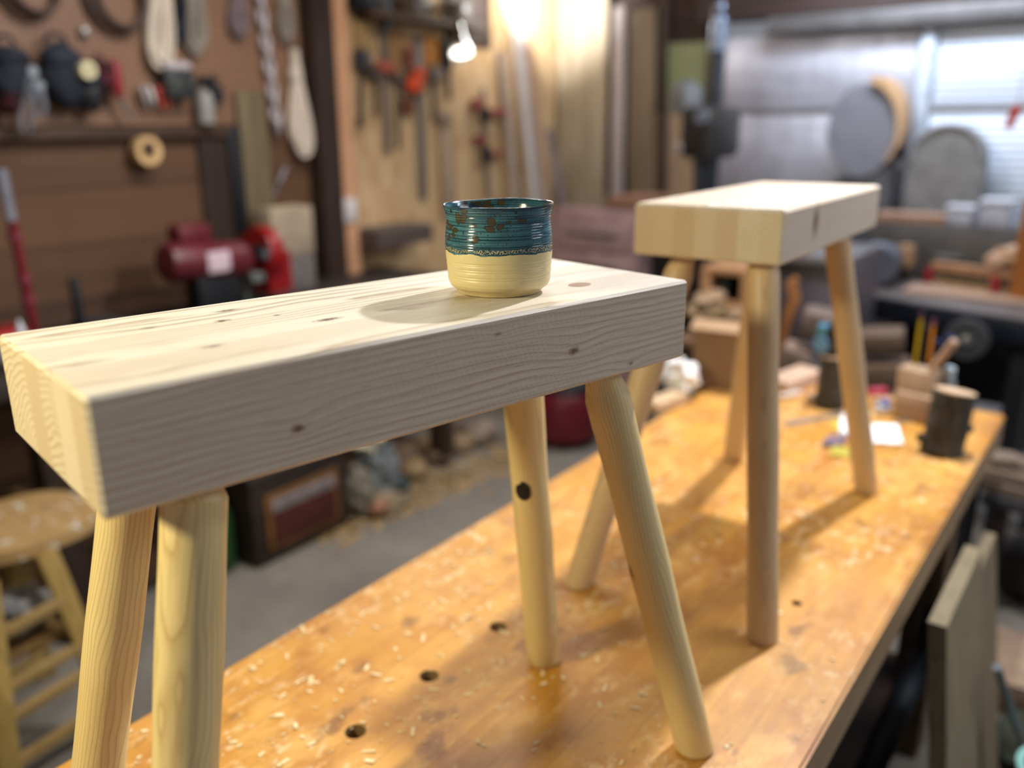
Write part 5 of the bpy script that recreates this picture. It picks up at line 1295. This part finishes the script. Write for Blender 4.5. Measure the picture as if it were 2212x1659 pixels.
p_ = at(820, 1085, z=.08); m = MB(); m.blob((p_.x, p_.y, .06), (.03, .05, .03), .2, 2, 3, 3); tag(m.build('gourd', plain('#94674e', .7, 0, .2), None), 'reddish brown lump of cloth at the foot of the rag heap', 'rag')
# firewood chunks lined up along the bench foot
for i, (px, py, s, c1_, l) in enumerate(((905, 1045, .06, '#a3865f', 'pale split log on the floor nearest the rag heap'), (880, 1015, .07, '#5a4636', 'dark split log behind the pale one by the rag heap'), (960, 1010, .055, '#7b6850', 'grey brown split log midway along the row on the floor'), (1005, 985, .06, '#a58a68', 'tan split log past the midway one in the row'), (1050, 965, .075, '#a08f80', 'round pale log end near the front stool back leg'), (985, 950, .06, '#6d5848', 'dark brown log behind the tan one in the row'), (930, 985, .05, '#b08b5c', 'small honey coloured log in the floor row'))):
    p_ = at(px, py, z=.0); m = MB(); m.blob((p_.x - .05, p_.y + .03, s * .8), (s, s * 1.25, s * .8), .35, 1.9, 3, i + 11)
    for v in m.bm.verts: v.co.z = max(v.co.z, .001)
    tag(m.build('split_log', wood(c1_, '#6d5740', 'y', 30), None), l, 'log', 'split logs along the floor')
# chips scattered on the floor
m = MB()
for i in range(520):
    t = random.random(); p_ = at(690 + 480 * t + random.gauss(0, 16), 1158 - 200 * t + random.gauss(0, 14), z=0)
    if (p_ - p_vac).length < .24: continue
    s = random.uniform(.008, .026)
    m.box((p_.x - random.gauss(0, .04), p_.y, .004), (s * 1.8, s * .8, .005), Euler((0, 0, random.uniform(0, 3))))
tag(m.build('floor_shavings', wood('#c9a878', '#a98658', 'x', 40), None, False), 'tan wood chips littering the concrete before the chest', 'shavings', None, 'stuff')

# ------------------------------------------------------------------ painted step stool at the lower corner
sz_ = .56
ctr = at(40, 1125, z=sz_); k = ppm(ctr)
SS = thing('step_stool', (ctr.x, ctr.y, 0), 'paint-spotted wooden step stool with a rounded seat on the floor', 'stool')
def paint_wood():
    t = NT('paint_spotted_wood'); P = t.co(); g = t.noise(t.scale(P, 3, 30, 30), 1, 4)
    c = t.mix(g, '#bb9a68', '#a07c4c')
    s1 = t.noise(P, 26, 2); c = t.mix(t.ramp(s1, [(.63, 0.0), (.66, 1.0)]), c, '#cfc8ba')
    s2 = t.noise(t.V('ADD', P, (5, 2, 1)), 22, 2); c = t.mix(t.ramp(s2, [(.70, 0.0), (.72, .8)]), c, '#9c3c3c')
    s3 = t.noise(t.V('ADD', P, (1, 8, 3)), 24, 2); c = t.mix(t.ramp(s3, [(.71, 0.0), (.73, .8)]), c, '#3f4664')
    t.out(c, .5, 0, .4); return t.m
PWD = paint_wood(); YW = wood('#a98d4e', '#8a6f38', 'z', 40); YX = wood('#a08453', '#82673a', 'y', 40)
m = MB(); rx, ry = 150 / k, 120 / k
pts = [(ctr.x + rx * .95 * math.copysign(abs(math.cos(2 * PI * i / 48)) ** .75, math.cos(2 * PI * i / 48)), ctr.y + ry * 1.25 * math.copysign(abs(math.sin(2 * PI * i / 48)) ** .75, math.sin(2 * PI * i / 48)), sz_ - .03) for i in range(48)]
m.prism(pts, (0, 0, .03)); m.build('seat', PWD, SS)
L2t, L2b = at(100, 1195, z=sz_ - .03), at(222, 1560, z=0)
L1t, L1b = at(-30, 1260, z=sz_ - .03), at(48, 1780, z=0)
L2b = Vector((L2t.x + .09, L2t.y + .07, 0)); L1b = Vector((L1t.x + .09, L1t.y - .07, 0))
L3t = L2t + Vector((-.22, .0, 0)); L3b = L2b + Vector((-.40, .0, 0)); L4t = L1t + Vector((-.22, 0, 0)); L4b = L1b + Vector((-.40, 0, 0))
for (t_, b__) in ((L2t, L2b), (L1t, L1b), (L3t, L3b), (L4t, L4b)):
    m = MB(); d = (b__ - t_); zq = -d.normalized(); xq = Vector((1, 0, 0)); xq = (xq - zq * xq.dot(zq)).normalized(); yq = zq.cross(xq)
    m.box((t_ + b__) / 2, (.022, .05, d.length), Matrix((xq, yq, zq)).transposed(), .003); m.build('leg', YW, SS)
for z in (.40, .27, .20, .09):
    f = 1 - z / (sz_ - .03); a = L1t.lerp(L1b, f); b__ = L2t.lerp(L2b, f); m = MB(); d = b__ - a
    m.box((a + b__) / 2, (.02, d.length, .028), Euler((0, 0, math.atan2(-d.x, d.y))), .003); m.build('rung', YX, SS)
    if z in (.27, .09):
        a = L3t.lerp(L3b, f); b2_ = L4t.lerp(L4b, f); m = MB(); d = b2_ - a; m.box((a + b2_) / 2, (.02, d.length, .028), None, .003); m.build('rung', YX, SS)
p_ = (L1t.lerp(L1b, .35) + L2t.lerp(L2b, .35)) / 2 + Vector((-.10, 0, 0))
m = MB(); m.boxr(L3t.x - .02, L2t.x + .01, L1t.y - .01, L2t.y + .02, .292, .31); m.build('step', wood('#8a6a3e', '#6d5230', 'y', 30), SS)
m = MB(); m.blob((p_.x - .02, p_.y + .02,   .373), (.06, .08, .055), .4, 2.6, 4, 4); tag(m.build('rag', plain('#8f8a86', .9, 0, .8, 18), None), 'crumpled black and white rag on the step of the painted stool', 'rag')
# pale crate and jars behind the seat of the step stool
p_ = at(60, 1010, x=-2.52); a, b_ = at(20, 900, x=-2.42), at(150, 1060, x=-2.42)
root = thing('storage_crate', (-2.56, (a.y + b_.y) / 2, .05), 'orange tan wooden crate under the wall bench behind the painted stool', 'crate')
m = MB(); m.boxr(-2.75, -2.60, a.y, b_.y, .051, .45, .004); m.build('rear_half', wood('#a98258', '#8a663f', 'z', 30), root)
m = MB(); m.boxr(-2.60, -2.59, a.y, b_.y, .051, .40, .002); m.build('front_panel', wood('#b88f62', '#96704a', 'z', 30), root)
m = MB(); m.boxr(-2.59, -2.575, a.y - .005, b_.y + .005, .36, .41, .002); m.build('rim', wood('#a17b53', '#80603f', 'y', 30), root)

# ------------------------------------------------------------------ light
def area(name, loc, target, size, power, col, shape='DISK', sy=None):
    l = bpy.data.lights.new(name, 'AREA'); l.shape = shape; l.size = size
    if sy: l.size_y = sy
    l.energy = power; l.color = col
    o = bpy.data.objects.new(name, l); COL.objects.link(o); o.location = loc
    o.rotation_euler = (Vector(target) - Vector(loc)).to_track_quat('-Z', 'Y').to_euler(); return o
def point(name, loc, r, power, col):
    l = bpy.data.lights.new(name, 'POINT'); l.shadow_soft_size = r; l.energy = power; l.color = col
    o = bpy.data.objects.new(name, l); COL.objects.link(o); o.location = loc; return o
area('ceiling_lamp', (-.42, 2.12, 2.66), (-.45, .9, 1.2), .08, 57, (.97, .98, 1))
area('side_lamp', (-.88, -.36, 1.78), (-.52, .4, 1.2), .12, 13, (1, .91, .55))
area('door_lamp', (-1.0, 3.95, 2.55), (-1.0, 4.6, 1.8), .9, 42, (.78, .87, 1), 'RECTANGLE', .25)
area('shop_tube_lamp', (-1.7, 1.9, 2.70), (-2.1, 2.0, 0), 1.2, 31, (1, .95, .90), 'RECTANGLE', .15)
area('rear_tube_lamp', (.9, 2.6, 2.70), (.5, 2.8, 0), 1.2, 26, (.92, .95, 1), 'RECTANGLE', .15)
area('aisle_fill_light', (1.3, 1.9, 2.2), (-.4, 1.3, 1.2), 1.0, 11, (.92, .94, 1), 'RECTANGLE', .2)  # added fill for the faces turned to the aisle, no fixture there
point('corner_bulb_light', (cl.x + .02, cl.y - .03, cl.z - .07), .04, 5, (1, .97, .92))
l = bpy.data.lights.new('corner_bulb_beam', 'SPOT'); l.energy = 105; l.spot_size = 1.7; l.spot_blend = 1.0; l.shadow_soft_size = .04; l.color = (.90, .96, 1)
o = bpy.data.objects.new('corner_bulb_beam', l); COL.objects.link(o); o.location = cl + Vector((.03, .05, -.02))
o.rotation_euler = (at(1165, -25, x=-2.98) - cl).to_track_quat('-Z', 'Y').to_euler()
l = bpy.data.lights.new('clamp_lamp_light', 'SPOT'); l.energy = 8; l.spot_size = 2.2; l.spot_blend = .6; l.shadow_soft_size = .03
o = bpy.data.objects.new('clamp_lamp_light', l); COL.objects.link(o); o.location = p1 + ax_ * .03; o.rotation_euler = ax_.to_track_quat('-Z', 'Y').to_euler()

w = bpy.data.worlds.new('workshop_air'); SC.world = w; w.use_nodes = True
bg = w.node_tree.nodes['Background']; bg.inputs[0].default_value = (.80, .84, .92, 1); bg.inputs[1].default_value = .27

# ------------------------------------------------------------------ camera
cam = bpy.data.cameras.new('camera'); co = bpy.data.objects.new('camera', cam); COL.objects.link(co)
co.location = CAM
co.rotation_euler = Matrix((RT, UP, -FW)).transposed().to_euler()
cam.sensor_width = 36; cam.lens = F / 2212 * 36; cam.clip_start = .02
cam.dof.use_dof = True; cam.dof.focus_distance = .695; cam.dof.aperture_fstop = 2.4; cam.dof.aperture_blades = 0
SC.camera = co
vs_ = SC.view_settings; vs_.view_transform = 'Standard'; vs_.look = 'None'; vs_.exposure = 0.0; vs_.gamma = 1; vs_.use_curve_mapping = False
try:
    SC.cycles.use_denoising = True
    SC.cycles.max_bounces = 5; SC.cycles.diffuse_bounces = 3; SC.cycles.glossy_bounces = 3
    SC.cycles.use_adaptive_sampling = True; SC.cycles.adaptive_threshold = .03
except Exception: pass
